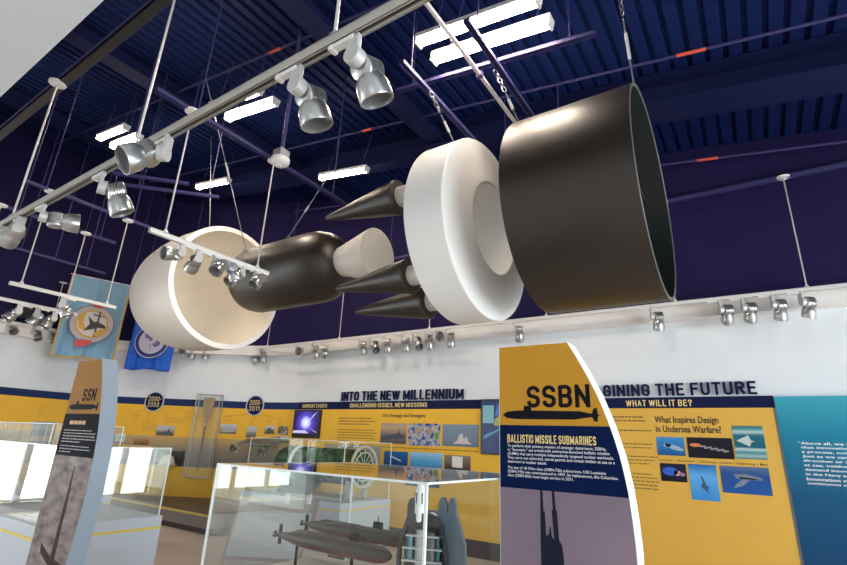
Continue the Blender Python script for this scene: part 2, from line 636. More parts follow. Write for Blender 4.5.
def window(c, w, h, along, kinds=2):
    wcount[0] += 1
    o = bpy.data.objects.new('window_%d' % wcount[0], None)
    C.objects.link(o)
    o.location = c
    o.rotation_euler = (0, 0, along)
    struct(o)
    f = MB()
    t = 0.06
    f.box((-w / 2 + t / 2, 0, h / 2), (t, 0.1, h)).box((w / 2 - t / 2, 0, h / 2), (t, 0.1, h))
    f.box((0, 0, t / 2), (w - 2 * t, 0.1, t)).box((0, 0, h - t / 2), (w - 2 * t, 0.1, t)).box((0, 0, h * 0.68), (w - 2 * t, 0.09, 0.05))
    f.build('window_frame', FRAME, o)
    MB().box((0, 0, h / 2), (w - 2 * t, 0.008, h - 2 * t)).build('pane', PANE, o)


for i in range(3):
    window((-12.68, -7.7 + i * 1.2, 0.12), 1.2, 3.08, PI / 2)
for i in range(2):
    window((-12.68, -0.9 + i * 0.8, 0.12), 0.8, 3.08, PI / 2)
m = MB()
m.box2((-12.75, -9.1, 0), (-12.6, 1.9, 0.12)).box2((-12.75, -9.1, 0.12), (-12.6, -8.3, 3.2)).box2((-12.75, -4.7, 0.12), (-12.6, -1.3, 3.2)).box2((-12.75, 0.3, 0.12), (-12.6, 1.9, 3.2))
struct(m.build('trim_8', WHITE))
for i in range(4):
    window((0.175 + i * 2.15, -9.07, 0.12), 2.15, 3.08, 0)
for i in range(3):
    window((8.07, -0.6 + i * 2.4, 0.12), 2.4, 3.08, PI / 2)
for i in range(2):
    window((3.65 + i * 1.9, 7.6, 0.12), 1.9, 3.08, 0)

# ------------------------------------------------------------------ the hung missile, in its five separated sections
MY, MZ, MR = 4.243, 3.776, 0.95
AX = (1, 0, 0)

t = thing('missile_nose_fairing', 'hollow white missile nose fairing, bowl-shaped, open end facing the dark cylinder', 'missile section', (-6.5, MY, MZ), group='missile sections hung along one line')
outer = [(0, 0.95), (-0.5, 0.945), (-0.85, 0.92), (-1.15, 0.865), (-1.4, 0.78), (-1.62, 0.665), (-1.82, 0.52), (-1.97, 0.36), (-2.07, 0.19), (-2.11, 0.0)]
MB().lathe([(0, 0.95)] + outer[1:], (0, 0, 0), AX, 72).build('outer_shell', MWHITE, t, True, 60)
MB().lathe([(-0.004, 0.872), (-0.35, 0.862), (-0.75, 0.82), (-1.1, 0.73), (-1.4, 0.58), (-1.62, 0.38), (-1.75, 0.16), (-1.78, 0)], (0, 0, 0), AX, 72).build('lining', mat('cream lining', (0.84, 0.78, 0.68), 0.5), t, True, 60)
MB().lathe([(0.0, 0.95), (0.006, 0.945), (0.006, 0.877), (0.0, 0.872)], (0, 0, 0), AX, 72).build('rim', mat('bright white rim', (0.90, 0.89, 0.87), 0.4), t, True, 30)

t = thing('rocket_motor', 'dark brown missile motor cylinder with rounded ends, half inside the white fairing', 'missile section', (-5.1, MY, MZ), group='missile sections hung along one line')
R0 = 0.475
pr = [(-1.05, 0.0), (-1.04, 0.12), (-1.0, 0.25), (-0.93, 0.36), (-0.82, 0.44), (-0.68, R0), (0.50, R0), (0.62, 0.462), (0.74, 0.425), (0.84, 0.365), (0.92, 0.28), (0.965, 0.18), (0.98, 0.0)]
MB().lathe(pr, (0, 0, 0), AX, 64).build('casing', MBLACK, t, True, 60)
m = MB()
m.torus((-0.7, -0.30, 0.36), (0, 1, 0.6), 0.03, 0.008, 16, 6)
m.torus((0.2, -0.30, 0.36), (0, 1, 0.6), 0.03, 0.008, 16, 6)
m.build('lifting_eye', CHAIN, t, True)
MB().lathe([(0.90, 0.16), (0.90, 0.185), (1.0, 0.20), (1.5, 0.325), (1.515, 0.325)], (0, 0, 0), AX, 48).build('nozzle_cone', mat('white nozzle paint', (0.80, 0.74, 0.68), 0.45), t, True, 40)
MB().lathe([(1.516, 0.325), (1.512, 0.30), (1.47, 0.0)], (0, 0, 0), AX, 48).build('nozzle_face', mat('pale nozzle face', (0.84, 0.84, 0.80), 0.5), t, True, 40)

t = thing('warhead_ring', 'thick white missile ring with dark cones pointing towards the nose', 'missile section', (-2.08, MY, MZ), group='missile sections hung along one line')
MB().lathe([(-0.43, 0.955), (-0.42, 0.965), (-0.012, 0.965), (0.0, 0.958), (0.060, 0.50), (0.052, 0.485), (-0.40, 0.47), (-0.43, 0.48), (-0.435, 0.93), (-0.43, 0.955)], (0, 0, 0), AX, 80).build('ring_body', mat('satin white paint', (0.88, 0.88, 0.87), 0.38), t, True, 12)
for k, (dy, dz) in enumerate([(-0.735, 0.20), (-0.47, -0.56), (-0.12, -0.74), (0.70, -0.12), (0.50, -0.52)]):
    c = MB()
    x0 = -0.66
    c.lathe([(x0 + 0.02, 0.0), (x0 + 0.02, 0.17), (x0, 0.185), (x0 - 0.03, 0.18), (x0 - 0.98, 0.035), (x0 - 1.01, 0.02), (x0 - 1.02, 0.0)], (0, dy, dz), AX, 32)
    cn = c.build('warhead_cone', MBLACK, t, True, 35)
    MB().lathe([(-0.42, 0.105), (x0 + 0.01, 0.105)], (0, dy, dz), AX, 24).build('cone_mount', MWHITE, cn, True)

t = thing('motor_tube', 'largest missile section, wide dark hollow tube with an open near end', 'missile section', (-0.483, MY, MZ), group='missile sections hung along one line')
MB().lathe([(-1.06, 0.0), (-1.06, 0.93), (-1.05, 0.95), (-0.004, 0.95), (-0.002, 0.945), (-0.002, 0.935)], (0, 0, 0), AX, 96).build('outer_skin', MBLACK, t, True, 30)
MB().lathe([(-0.006, 0.922), (-0.55, 0.922), (-0.56, 0.0)], (0, 0, 0), AX, 80).build('inner_lining', MINNER, t, True, 30)
MB().lathe([(-0.002, 0.95), (0.002, 0.948), (0.002, 0.924), (-0.006, 0.922)], (0, 0, 0), AX, 96).build('rim', MRIM, t, True, 30)
MB().box((-0.2, 0, 0.30), (0.05, 1.70, 0.03)).box((-0.2, 0, -0.45), (0.05, 1.5, 0.03)).build('cross_bar', MINNER, t)


def hang_chain(a, b, label, links=True):
    a, b = Vector(a), Vector(b)
    o = thing('hanging_chain' if links else 'hanging_cable', label, 'chain' if links else 'cable', b, group='chains and cables carrying the missile')
    d = a - b
    L = d.length
    u = d.normalized()
    if links:
        c = MB()
        nl = max(4, int(L * 0.45 / 0.055))
        for i in range(nl):
            p = u * (L - 0.03 - i * 0.055)
            s = u.orthogonal().normalized()
            s = s if i % 2 else u.cross(s)
            w = u.cross(s)
            pts = [p + u * (0.034 * math.cos(q)) + w * (0.019 * math.sin(q)) for q in [2 * PI * k / 14 for k in range(14)]]
            c.tube(pts, 0.006, 6, True)
        c.build('links', CHAIN, o, True)
        s0 = L - 0.03 - nl * 0.055
        MB().cyl(u * 0.02, u * s0, 0.007, n=8).build('wire_rope', CHAIN, o, True)
        tb = MB().cyl(u * (s0 * 0.45), u * (s0 * 0.8), 0.014, n=10)
        tb.build('turnbuckle', SILVERP, o, True)
    else:
        MB().cyl((0, 0, 0), d, 0.006, n=8).build('wire_rope', CHAIN, o, True)
        MB().cyl(d * 0.42, d * 0.52, 0.013, n=8).build('turnbuckle', SILVERP, o, True)
    return o


hang_chain((-2.35, 3.42, 5.05), (-2.3, 3.87, 4.65), 'chain from the ceiling strut down to the white missile ring')
hang_chain((-1.65, 3.48, 5.05), (-1.45, 3.56, 4.43), 'chain down to the left end of the wide dark tube')
hang_chain((-0.52, 3.60, 5.9), (-0.52, 4.02, 4.69), 'chain down to the open right end of the wide dark tube')
hang_chain((-5.62, 2.78, 6.2), (-5.8, 3.94, 4.165), 'thin cable down to the dark cylinder where it enters the fairing', False)
hang_chain((-4.46, 4.09, 5.0), (-4.9, 3.94, 4.165), 'thin slanting cable from the strut to the dark cylinder, near its round end', False)
hang_chain((-6.9, 3.7, 6.3), (-6.75, 3.9, 4.66), 'thin cable down to the top of the white nose fairing', False)

# ------------------------------------------------------------------ ceiling struts, pipes, strip lights
GS = 'steel channel struts under the roof'


def strut(a, b, label, w=0.045, hangers=(0.15, 0.85), zt=None, holes=False):
    a, b = Vector(a), Vector(b)
    o = thing('ceiling_strut', label, 'strut', a, group=GS)
    d = b - a
    u = d.normalized()
    s = u.cross(Vector((0, 0, 1))).normalized()
    up = s.cross(u)
    M = Matrix((s, u, up)).transposed()
    c = MB()
    L = d.length
    c.box(d / 2 + up * 0.018, (w, L, 0.008), M)
    c.box(d / 2 + s * (w / 2 - 0.004), (0.008, L, 0.04), M)
    c.box(d / 2 - s * (w / 2 - 0.004), (0.008, L, 0.04), M)
    c.build('channel', STRUT, o)
    for h in hangers:
        p = d * h
        top = (zt if zt else roof_z(a.x + p.x) + 0.0) - (a.z + p.z)
        MB().cyl(p + Vector((0, 0, 0.02)), p + Vector((0, 0, top - a.z * 0 + 0.02)), 0.008, n=8).build('hanger_rod', STRUT, o, True)
    return o


strut((-4.3, 1.7, 4.68), (-4.3, 4.5, 4.68), 'violet strut above the track of six spotlights by the fairing')
strut((-7.6, 1.75, 4.68), (-7.6, 3.4, 4.68), 'violet strut carrying the white track nearest the pale blue flag')
strut((-8.65, 1.8, 4.62), (-8.65, 3.4, 4.62), 'violet strut above the left track with three spotlights')
strut((-10.8, 2.4, 4.68), (-10.8, 4.2, 4.68), 'lowest violet strut in front of the navy west wall', hangers=(0.2, 0.5, 0.8))
strut((-6.99, 2.5, 5.0), (-6.33, 3.21, 5.0), 'short slanting violet strut left of the fairing, nearer the long track')
strut((-7.26, 2.69, 5.0), (-6.29, 3.68, 5.0), 'longer slanting violet strut just above the nose fairing', hangers=(0.2, 0.55, 0.9))
strut((-2.38, 2.95, 5.08), (-2.38, 5.6, 5.08), 'strut that holds the chain of the white ring', w=0.06, hangers=(0.06, 0.9))
strut((-1.62, 2.85, 5.08), (-1.62, 5.6, 5.08), 'strut that holds the left chain of the wide dark tube', w=0.06, hangers=(0.08, 0.9))
strut((-3.0, 3.68, 5.53), (-0.75, 3.68, 5.20), 'cross strut beside the brightest pair of strip lights', w=0.06, hangers=(0.1, 0.9))
strut((-0.9, 7.12, 5.07), (7.8, 7.12, 5.07), 'long strut along the navy north wall right of the missile tube', hangers=())
strut((-9.4, 7.12, 5.07), (-2.0, 7.12, 5.07), 'long strut behind the missile holding the rods of the wall track', hangers=(0.1, 0.5))

o = thing('black_rail', 'long black perforated rail under the roof at upper left', 'rail', (-12.4, 1.24, 4.82))
MB().box((10.2, 0, 0), (20.4, 0.07, 0.05)).build('rail_body', mat('black steel', (0.008, 0.008, 0.012), 0.4), o)
MB().box((10.2, 0.05, 0.015), (20.4, 0.012, 0.012)).box((10.2, -0.05, 0.015), (20.4, 0.012, 0.012)).build('edge_wire', STRUT, o)

o = thing('electrical_conduit', 'slim conduit hanging from the roof with a junction box, above the smoke detector', 'conduit', (-4.05, 3.0, 4.6))
MB().cyl((0, 0, 0.05), (0, 0, 1.95), 0.022, n=12).build('pipe', STRUT, o, True)
MB().box((0, 0, 0.02), (0.13, 0.13, 0.1)).build('junction_box', mat('mauve grey box', (0.35, 0.30, 0.34), 0.5), o, bevel=0.005)
o = thing('smoke_detector', 'round white detector under the conduit box, above the dark missile cylinder', 'detector', (-4.05, 3.0, 4.565))
MB().lathe([(0, 0.0), (0, 0.10), (-0.025, 0.105), (-0.06, 0.095), (-0.085, 0.06), (-0.09, 0.0)], n=36).build('housing', TRACK, o, True, 50)
MB().lathe([(-0.088, 0.0), (-0.088, 0.03), (-0.098, 0.025), (-0.1, 0.0)], n=20).build('sensor', LAMPBODY, o, True)
o = thing('long_conduit', 'bare metal conduit crossing in front of the brightest strip lights', 'conduit', (-1.85, 2.2, 5.14))
MB().cyl((0, 0, 0), (0, 3.6, 0), 0.022, n=12).build('pipe', ROD, o, True)
MB().box((0, 1.35, 0.0), (0.06, 0.04, 0.06)).build('strap', STRUT, o)


def pipe(x0, x1, y, z0, labels, label):
    o = thing('sprinkler_pipe', label, 'pipe', (x0, y, roof_z(x0, z0)), group='sprinkler pipes under the roof')
    MB().cyl((0, 0, 0), (x1 - x0, 0, -0.149 * (x1 - x0)), 0.018, n=10).build('pipe', STRUT, o, True)
    for lx, ll in labels:
        a = lx - x0
        MB().cyl((a, 0, -0.149 * a), (a + ll, 0, -0.149 * (a + ll)), 0.021, n=10).build('red_label', REDLABEL, o, True)
    return o


pipe(-12.3, 7.8, 3.12, 5.8, [(-4.8, 0.24)], 'thin sprinkler pipe nearest the long spotlight track')
pipe(-12.3, 7.8, 5.1, 5.8, [(-4.84, 0.2), (-0.2, 0.28)], 'thin sprinkler pipe with red labels across the middle of the roof')
pipe(-9.0, 7.8, 7.3, 5.68, [(-0.23, 0.26)], 'thin sprinkler pipe along the navy north wall, right of the tube')


def strip_light(x, y, L, label, z0=5.25):
    o = thing('strip_light', label, 'ceiling light', (x, y, roof_z(x, z0)), group='lit strip lights under the roof')
    o.rotation_euler = (0, math.atan(0.149), 0)
    MB().box((0, 0, 0.045), (L + 0.04, 0.13, 0.05)).box((-L / 2 - 0.01, 0, 0.0), (0.02, 0.11, 0.08)).box((L / 2 + 0.01, 0, 0.0), (0.02, 0.11, 0.08)).build('housing', LAMPBODY, o)
    m = MB()
    pts = [(-0.045, 0.02), (-0.042, -0.02), (-0.025, -0.034), (0.025, -0.034), (0.042, -0.02), (0.045, 0.02)]
    m.prism(pts, ((-L / 2, 0, 0), (0, 1, 0), (0, 0, 1), (1, 0, 0)), L)
    m.build('lamp_tube', LAMP, o)
    for s in (-1, 1):
        MB().cyl((s * L * 0.38, 0, 0.07), (s * L * 0.38 + 0.1, 0, 0.72), 0.006, n=6).build('suspension_wire', STRUT, o)
    return o


strip_light(-1.78, 3.28, 1.30, 'brightest strip light, left one of the near pair above the white ring')
strip_light(-1.77, 3.57, 1.30, 'brightest strip light, right one of the near pair, beside the cross strut')
strip_light(-5.5, 3.17, 1.1, 'strip light of the middle pair, half behind the long spotlight track')
strip_light(-5.5, 3.44, 1.1, 'lower strip light of the middle pair, wholly below the long track')
strip_light(-8.75, 2.95, 1.0, 'strip light of the far left pair, upper one')
strip_light(-8.85, 3.22, 1.0, 'strip light of the far left pair, lower one near the pendant rod')
strip_light(-5.52, 5.42, 1.1, 'single strip light above the dark cylinder and its cones')
strip_light(-8.8, 4.96, 1.1, 'single small strip light far off above the nose fairing')

# ------------------------------------------------------------------ light tracks
GT = 'suspended lighting tracks'


def track(a, b, rods, label, m=TRACK, w=0.04, h=0.045, canopy=True):
    """a, b = the ends of the track's underside centre line; rods = (fraction, top z)"""
    a, b = Vector(a), Vector(b)
    o = thing('lighting_track', label, 'lighting track', a, group=GT)
    d = b - a
    u = d.normalized()
    s = u.cross(Vector((0, 0, 1))).normalized()
    M = Matrix((s, u, Vector((0, 0, 1)))).transposed()
    L = d.length
    c = MB()
    up = Vector((0, 0, 1))
    c.box(d / 2 + up * (h - 0.004), (w, L, 0.008), M)
    for q in (-1, 1):
        c.box(d / 2 + s * q * (w / 2 - 0.004) + up * (h / 2 - 0.002), (0.008, L, h - 0.004), M)
        c.box(d / 2 + s * q * (w / 2 - 0.009) + up * 0.003, (0.012, L, 0.006), M)
    c.mi = 1
    c.box(d / 2 + up * (h * 0.55), (w - 0.016, L - 0.01, 0.006), M)
    c.build('channel', [m, TRACKSLOT], o)
    for f, zt in rods:
        p = d * f + up * h
        top = zt - a.z - h
        MB().cyl(p, p + up * top, 0.0085, n=10).build('pendant_rod', ROD, o, True)
        MB().lathe([(0, 0.03), (0.012, 0.025), (0.03, 0.012), (0.04, 0.010)], p, (0, 0, 1), 16).build('rod_clip', m, o, True)
        if canopy:
            MB().lathe([(0, 0.0), (0, 0.02), (0.012, 0.072), (0.03, 0.075), (0.032, 0)], p + up * (top - 0.012), (0, 0, 1), 28).build('ceiling_canopy', TRACK, o, True, 40)
    return o


def fr(x0, x, x1):
    return (x - x0) / (x1 - x0)


track((0.6, 1.21, 3.30), (-7.2, 1.21, 3.30), [(fr(0.6, -1.38, -7.2), 4.79), (fr(0.6, -3.15, -7.2), 4.79), (fr(0.6, -5.25, -7.2), 4.79)], 'long grey beige lighting track crossing the top left of the view', TRACKGREY, 0.05, 0.055)
T2 = track((-4.3, 1.93, 3.30), (-4.3, 3.25, 3.30), [(fr(1.93, 2.07, 3.25), 4.66), (fr(1.93, 3.10, 3.25), 4.66)], 'short white lighting track in front of the white nose fairing')
track((-7.63, 1.94, 3.30), (-7.63, 3.22, 3.30), [(fr(1.94, 2.06, 3.22), 4.66), (fr(1.94, 3.09, 3.22), 4.66)], 'white lighting track with one spotlight, over the pale blue flag')
track((-8.63, 1.6, 3.28), (-8.63, 3.12, 3.28), [(0.15, 4.6), (0.88, 4.6)], 'white lighting track at far left, with three spotlights')
track((-12.40, 2.9, 3.60), (-12.40, 4.32, 3.60), [(0.82, 4.66)], 'white lighting track along the west wall, left of the pale blue flag')
# track that runs along the fascia of the north wall
track((-9.75, 7.12, 3.53), (2.6, 7.12, 3.53), [(fr(-9.75, q, 2.6), 5.06) for q in (-9.06, -6.86, -4.69, -2.53, -0.73, 0.69)], 'long white lighting track along the top of the white north wall', canopy=True)
track((-11.05, 6.11, 3.52), (-10.30, 6.58, 3.52), [(0.5, 4.9)], 'short white lighting track on the rounded corner right of the royal blue flag')


# ------------------------------------------------------------------ spotlights
def make_spot():
    o = thing('track_spotlight', 'x', 'spotlight', group='silver track spotlights')
    MB().box((0.0, 0.07, -0.008), (0.036, 0.15, 0.022)).box((0, 0.125, -0.012), (0.042, 0.02, 0.03)).build('track_adapter', TRACK, o, bevel=0.003)
    m = MB()
    # bent flat arm: down from the track, then towards the lamp
    m.prism([(-0.034, 0.0), (0.034, 0.0), (0.036, -0.09), (0.026, -0.13), (-0.03, -0.13), (-0.034, -0.09)], ((-0.012, 0, 0), (0, 1, 0), (0, 0, 1), (1, 0, 0)), 0.024)
    m.cyl((-0.013, 0, -0.10), (0.04, 0, -0.10), 0.045, n=24)
    m.build('arm', SILVERP, o, True, 40, bevel=0.003)
    # the tilting part: ribbed cylinder and bell-shaped lamp cup, turning about the end of the arm
    k = MB()
    k.lathe([(-0.055, 0.0), (-0.055, 0.05), (-0.05, 0.058)] + [q for i in range(6) for q in ((-0.045 + i * 0.016, 0.060), (-0.038 + i * 0.016, 0.060), (-0.037 + i * 0.016, 0.047), (-0.030 + i * 0.016, 0.047))] + [(0.052, 0.059), (0.060, 0.05), (0.064, 0.0)], (0, 0, 0), (1, 0, 0), 28)
    k.lathe([(0.0, 0.040), (-0.03, 0.050), (-0.05, 0.066), (-0.08, 0.076), (-0.145, 0.080), (-0.15, 0.078), (-0.15, 0.073), (-0.135, 0.071)], (0, 0, 0), (0, 0, 1), 32)
    hd = k.build('lamp_head', SILVER, o, True, 35)
    hd.location = (0.10, 0, -0.105)
    MB().lathe([(-0.137, 0.072), (-0.12, 0.055), (-0.105, 0.02), (-0.105, 0.0)], n=28).build('lens', LENS, hd, True)
    return o


SP = make_spot()
first = [True]


def spot(loc, yaw, tilt, label, size=1.0, lean=0.0, beam=None, tdir=0.0):
    o = SP if first[0] else copy_tree(SP)
    first[0] = False
    o.location = loc
    o.rotation_euler = (0, 0, yaw)
    o.scale = size if isinstance(size, tuple) else (size, size, size)
    o['label'] = label
    for ch in [q for q in bpy.data.objects if q.parent == o]:
        if ch.name.startswith('track_adapter'):
            ch.rotation_euler = (0, 0, tdir - yaw)
        if ch.name.startswith('lamp_head'):
            ch.rotation_euler = (tilt, lean, 0)
    if beam:
        l = bpy.data.lights.new('fairing_fill', 'SPOT')  # added light, set ahead of the head to brighten the fairing lining
        l.energy = beam[1]
        l.color = (1.0, 0.88, 0.72)
        l.spot_size = R(beam[2])
        l.spot_blend = 0.8
        l.shadow_soft_size = 0.06
        lo = bpy.data.objects.new('fairing_fill', l)
        C.objects.link(lo)
        d = (Vector(beam[0]) - (Vector(loc) + Vector(beam[3]))).normalized()
        lo.location = Vector(loc) + Vector(beam[3]) + d * 0.4
        lo.rotation_euler = d.to_track_quat('-Z', 'Y').to_euler()
    return o


R = math.radians
# long near track
zt = 3.296
T90 = R(90)
spot((-1.25, 1.21, zt), R(90), R(-8), 'big silver spotlight nearest the top edge, on the long grey track', 1.0, R(-24), tdir=T90)
spot((-1.61, 1.21, zt), R(90), R(-8), 'second silver spotlight from the top on the long grey track, pointing down', 1.0, R(-18), tdir=T90)
spot((-2.72, 1.21, zt), R(215), R(35), 'spotlight on the long grey track turned left, showing its dark lens', (1.0, 1.0, 1.15), R(-42), tdir=T90)
spot((-3.54, 1.21, zt), R(70), R(0), 'spotlight on the long grey track just left of the turned one, pointing down right', (0.95, 0.95, 1.1), R(-30), tdir=T90)
spot((-4.52, 1.21, zt), R(75), R(0), 'spotlight on the long grey track held level, pointing right', 1.0, R(-98), tdir=T90)
spot((-4.98, 1.21, zt), R(170), R(15), 'spotlight in the cluster at the left edge, the one beside the level spotlight', 1.0, R(-55), tdir=T90)
spot((-5.36, 1.21, zt), R(190), R(20), 'leftmost spotlight on the long grey track, at the picture edge', 1.0, R(-60), tdir=T90)
# short track in front of the fairing
zt = 3.30
spot((-4.3, 2.26, zt), R(180), R(80), 'leftmost of the spotlights in front of the white fairing, turned level to the left', size=0.85)
spot((-4.3, 2.43, zt), R(165), R(0), 'second spotlight from the left in front of the fairing', size=0.85, lean=R(-65), beam=((-7.6, 4.0, 3.6), 110, 75, (0, 0.05, -0.12)))
spot((-4.3, 2.60, zt), R(20), R(-35), 'third spotlight from the left in front of the fairing, lens towards us', size=0.85)
spot((-4.3, 2.78, zt), R(-20), R(30), 'spotlight in front of the fairing whose pale cup points down right', size=0.85)
spot((-4.3, 2.93, zt), R(180), R(40), 'second spotlight from the right in front of the fairing', size=0.85)
spot((-4.3, 3.10, zt), R(0), R(-35), 'rightmost spotlight on the short white track, in front of the dark cylinder', size=0.85)
spot((-7.63, 2.56, zt), R(150), R(-30), 'lone spotlight on the white track over the pale blue flag')
zt = 3.28
spot((-8.63, 2.40, zt), R(180), R(35), 'left spotlight of the three on the far left white track')
spot((-8.63, 2.62, zt), R(150), R(30), 'middle spotlight of the three on the far left white track')
spot((-8.63, 2.84, zt), R(180), R(25), 'right spotlight of the three on the far left white track, beside the flag')
zt = 3.60
spot((-12.40, 3.34, zt), R(90), R(-60), 'leftmost spotlight on the west wall track')
spot((-12.40, 3.78, zt), R(110), R(-30), 'middle spotlight on the west wall track, below the dark wall box')
spot((-12.40, 4.08, zt), R(110), R(-30), 'right spotlight on the west wall track, beside the flag edge')
zt = 3.52
spot((-10.95, 6.18, zt), R(40), R(-85), 'spotlight facing us beside the royal blue flag on the rounded corner')
spot((-10.70, 6.33, zt), R(120), R(20), 'middle spotlight on the rounded corner track')
spot((-10.45, 6.49, zt), R(120), R(10), 'right spotlight on the rounded corner track, below the fairing')
zt = 3.53
NS = [(-9.71, 30, 34, 'first spotlight from the left end of the north wall track'),
      (-9.42, 24, 26, 'second spotlight from the left end of the north wall track'),
      (-8.20, 30, -80, 'third spotlight from the left on the north wall track, lens facing us'),
      (-7.72, 18, 30, 'fourth spotlight from the left on the north wall track, over the lit screen'),
      (-7.45, 42, 46, 'fifth spotlight from the left on the north wall track, beside the pendant rod'),
      (-6.41, 24, 27, 'spotlight above the word INTO on the north wall'),
      (-6.11, 60, -45, 'spotlight above the word THE, turned with its lens showing'),
      (-5.80, 24, 26, 'spotlight above the word NEW on the north wall'),
      (-5.36, 24, 22, 'spotlight above the letter W of NEW, first of the cluster of four'),
      (-5.10, 60, -40, 'spotlight in the cluster of four, turned with a dark lens'),
      (-4.85, 24, 24, 'spotlight in the cluster of four, left of the pendant rod'),
      (-4.60, 20, -85, 'spotlight in the cluster of four facing us beside the pendant rod'),
      (-4.40, 24, 26, 'spotlight above the end of MILLENNIUM on the north wall'),
      (-3.12, 24, 38, 'spotlight just above the top edge of the SSBN panel'),
      (-1.06, 24, 22, 'spotlight above the word THE of the future panel, alone under the tube rim'),
      (-0.23, 24, 38, 'leftmost spotlight of the four at far right on the north wall track'),
      (0.02, 24, 34, 'second of the four spotlights at far right on the north wall track'),
      (0.33, 24, 27, 'third of the four spotlights at far right on the north wall track'),
      (0.62, 36, 22, 'last spotlight at far right, nearest the right edge')]
for x, yw, tl, lb in NS:
    spot((x * 0.986, 7.12, zt), R(yw), R(tl), lb, (0.92, 0.92, 1.22), tdir=T90)

# ------------------------------------------------------------------ north wall graphics (printed panels)
UX, UZ, NN = (1, 0, 0), (0, 0, 1), (0, -1, 0)


def NF(x, z, y=7.48):
    return ((x, y, z), UX, UZ, NN)


def rect_on(parent, name, x0, x1, z0, z1, m, y=7.48, t=0.006, shapes=()):
    mb = MB()
    mb.prism([(0, 0), (x1 - x0, 0), (x1 - x0, z1 - z0), (0, z1 - z0)], ((x0, y, z0), UX, UZ, NN), t)
    mats = [m]
    for poly, sm in shapes:
        mb.mi = len(mats)
        mats.append(sm)
        mb.prism([(p[0] * (x1 - x0), p[1] * (z1 - z0)) for p in poly], ((x0, y - t, z0), UX, UZ, NN), 0.0015)
    return mb.build(name, mats, parent)


def lines_on(parent, x0, z1, widths, pitch, th, m, frame=None, name='caption_lines'):
    mb = MB()
    rnd = random.Random(int(abs(x0) * 1000) + int(z1 * 100))
    f = frame or ((x0, 7.479, z1), UX, UZ, NN)
    for i, w in enumerate(widths):
        x = 0.0
        while x < w - 0.005:
            l = min(rnd.uniform(0.02, 0.07), w - x)
            z = -i * pitch
            mb.prism([(x, z - th), (x + l, z - th), (x + l, z), (x, z)], f, 0.001)
            x += l + 0.012
    return mb.build(name, m, parent)


def ell(cx, cy, rx, ry, n=20, rot=0.0):
    c, s = math.cos(rot), math.sin(rot)
    return [(cx + rx * math.cos(2 * PI * i / n) * c - ry * math.sin(2 * PI * i / n) * s, cy + rx * math.cos(2 * PI * i / n) * s + ry * math.sin(2 * PI * i / n) * c) for i in range(n)]


ic = lambda n_, c_: mat(n_, c_, 0.45)
t = thing('wall_panel', 'yellow wall panel on the strategy theme under INTO THE NEW MILLENNIUM', 'wall graphic', (0, 0, 0), group='yellow printed wall panels')
MB().box2((-8.2, 7.481, 0.24), (-3.42, 7.518, 2.21)).build('yellow_field', YELLOW, t)
MB().box2((-8.2, 7.481, 2.21), (-3.42, 7.518, 2.36)).build('header_band', BANDNAVY, t)
block_letters('header_lettering', 'CHALLENGING ISSUES, NEW MISSIONS', NF(-6.74, 2.245), 1.83, 0.08, CREAMINK, t)
block_letters('header_lettering', 'CURRENT EVENTS', NF(-8.08, 2.245), 0.72, 0.075, CREAMINK, t)
lettering('heading', 'Our Strategy and Strengths', NF(-5.90, 2.045), 0.96, 0.085, DARKINK, t, 0.018)
lines_on(t, -7.0, 2.05, [0.85, 0.92, 0.78], 0.055, 0.02, GREYINK)
lines_on(t, -7.0, 1.83, [0.9, 0.98, 0.92, 0.95, 0.3], 0.05, 0.014, GREYINK)
lines_on(t, -6.98, 1.56, [0.88, 0.95, 0.9, 0.4], 0.05, 0.014, GREYINK)
lines_on(t, -5.87, 1.545, [1.98], 0.05, 0.016, GREYINK)
rect_on(t, 'photo', -5.92, -5.33, 1.60, 1.955, picture('ship at dusk', [(0.0, (0.10, 0.09, 0.11)), (0.45, (0.16, 0.15, 0.17)), (0.62, (0.40, 0.25, 0.20)), (0.85, (0.55, 0.38, 0.22)), (1.0, (0.35, 0.30, 0.30))], scale=6), shapes=[([(0.05, 0.2), (0.95, 0.28), (0.9, 0.45), (0.75, 0.48), (0.7, 0.75), (0.66, 0.5), (0.4, 0.42), (0.08, 0.36)], ic('ship silhouette', (0.05, 0.05, 0.07)))])
rect_on(t, 'photo', -5.29, -4.62, 1.585, 1.96, picture('sailors in blue camouflage', [(0.0, (0.03, 0.05, 0.15)), (0.35, (0.10, 0.17, 0.42)), (0.55, (0.55, 0.55, 0.62)), (0.75, (0.30, 0.20, 0.14)), (1.0, (0.65, 0.62, 0.40))], mode='noise', scale=11), shapes=[(ell(0.30, 0.68, 0.09, 0.13), ic('face tone', (0.45, 0.28, 0.19))), (ell(0.68, 0.66, 0.09, 0.13), ic('face tone two', (0.42, 0.25, 0.16))), (ell(0.9, 0.45, 0.08, 0.16), ic('leaf green', (0.12, 0.25, 0.04)))])
rect_on(t, 'photo', -4.57, -3.88, 1.60, 1.955, picture('grey blue sky', [(0.0, (0.13, 0.18, 0.26)), (0.3, (0.19, 0.24, 0.32)), (1.0, (0.22, 0.29, 0.38))], scale=4), shapes=[([(0.30, 0.12), (0.85, 0.12), (0.74, 0.22), (0.68, 0.45), (0.60, 0.34), (0.56, 0.62), (0.48, 0.50), (0.42, 0.25)], ic('white spray', (0.62, 0.55, 0.52)))])
rect_on(t, 'photo', -5.80, -5.275, 1.235, 1.47, picture('deep blue sea', [(0, (0.01, 0.06, 0.25)), (1, (0.02, 0.14, 0.42))], scale=4), shapes=[([(0.25, 0.62), (0.3, 0.68), (0.75, 0.38), (0.72, 0.30)], ic('pale missile', (0.6, 0.68, 0.75)))])
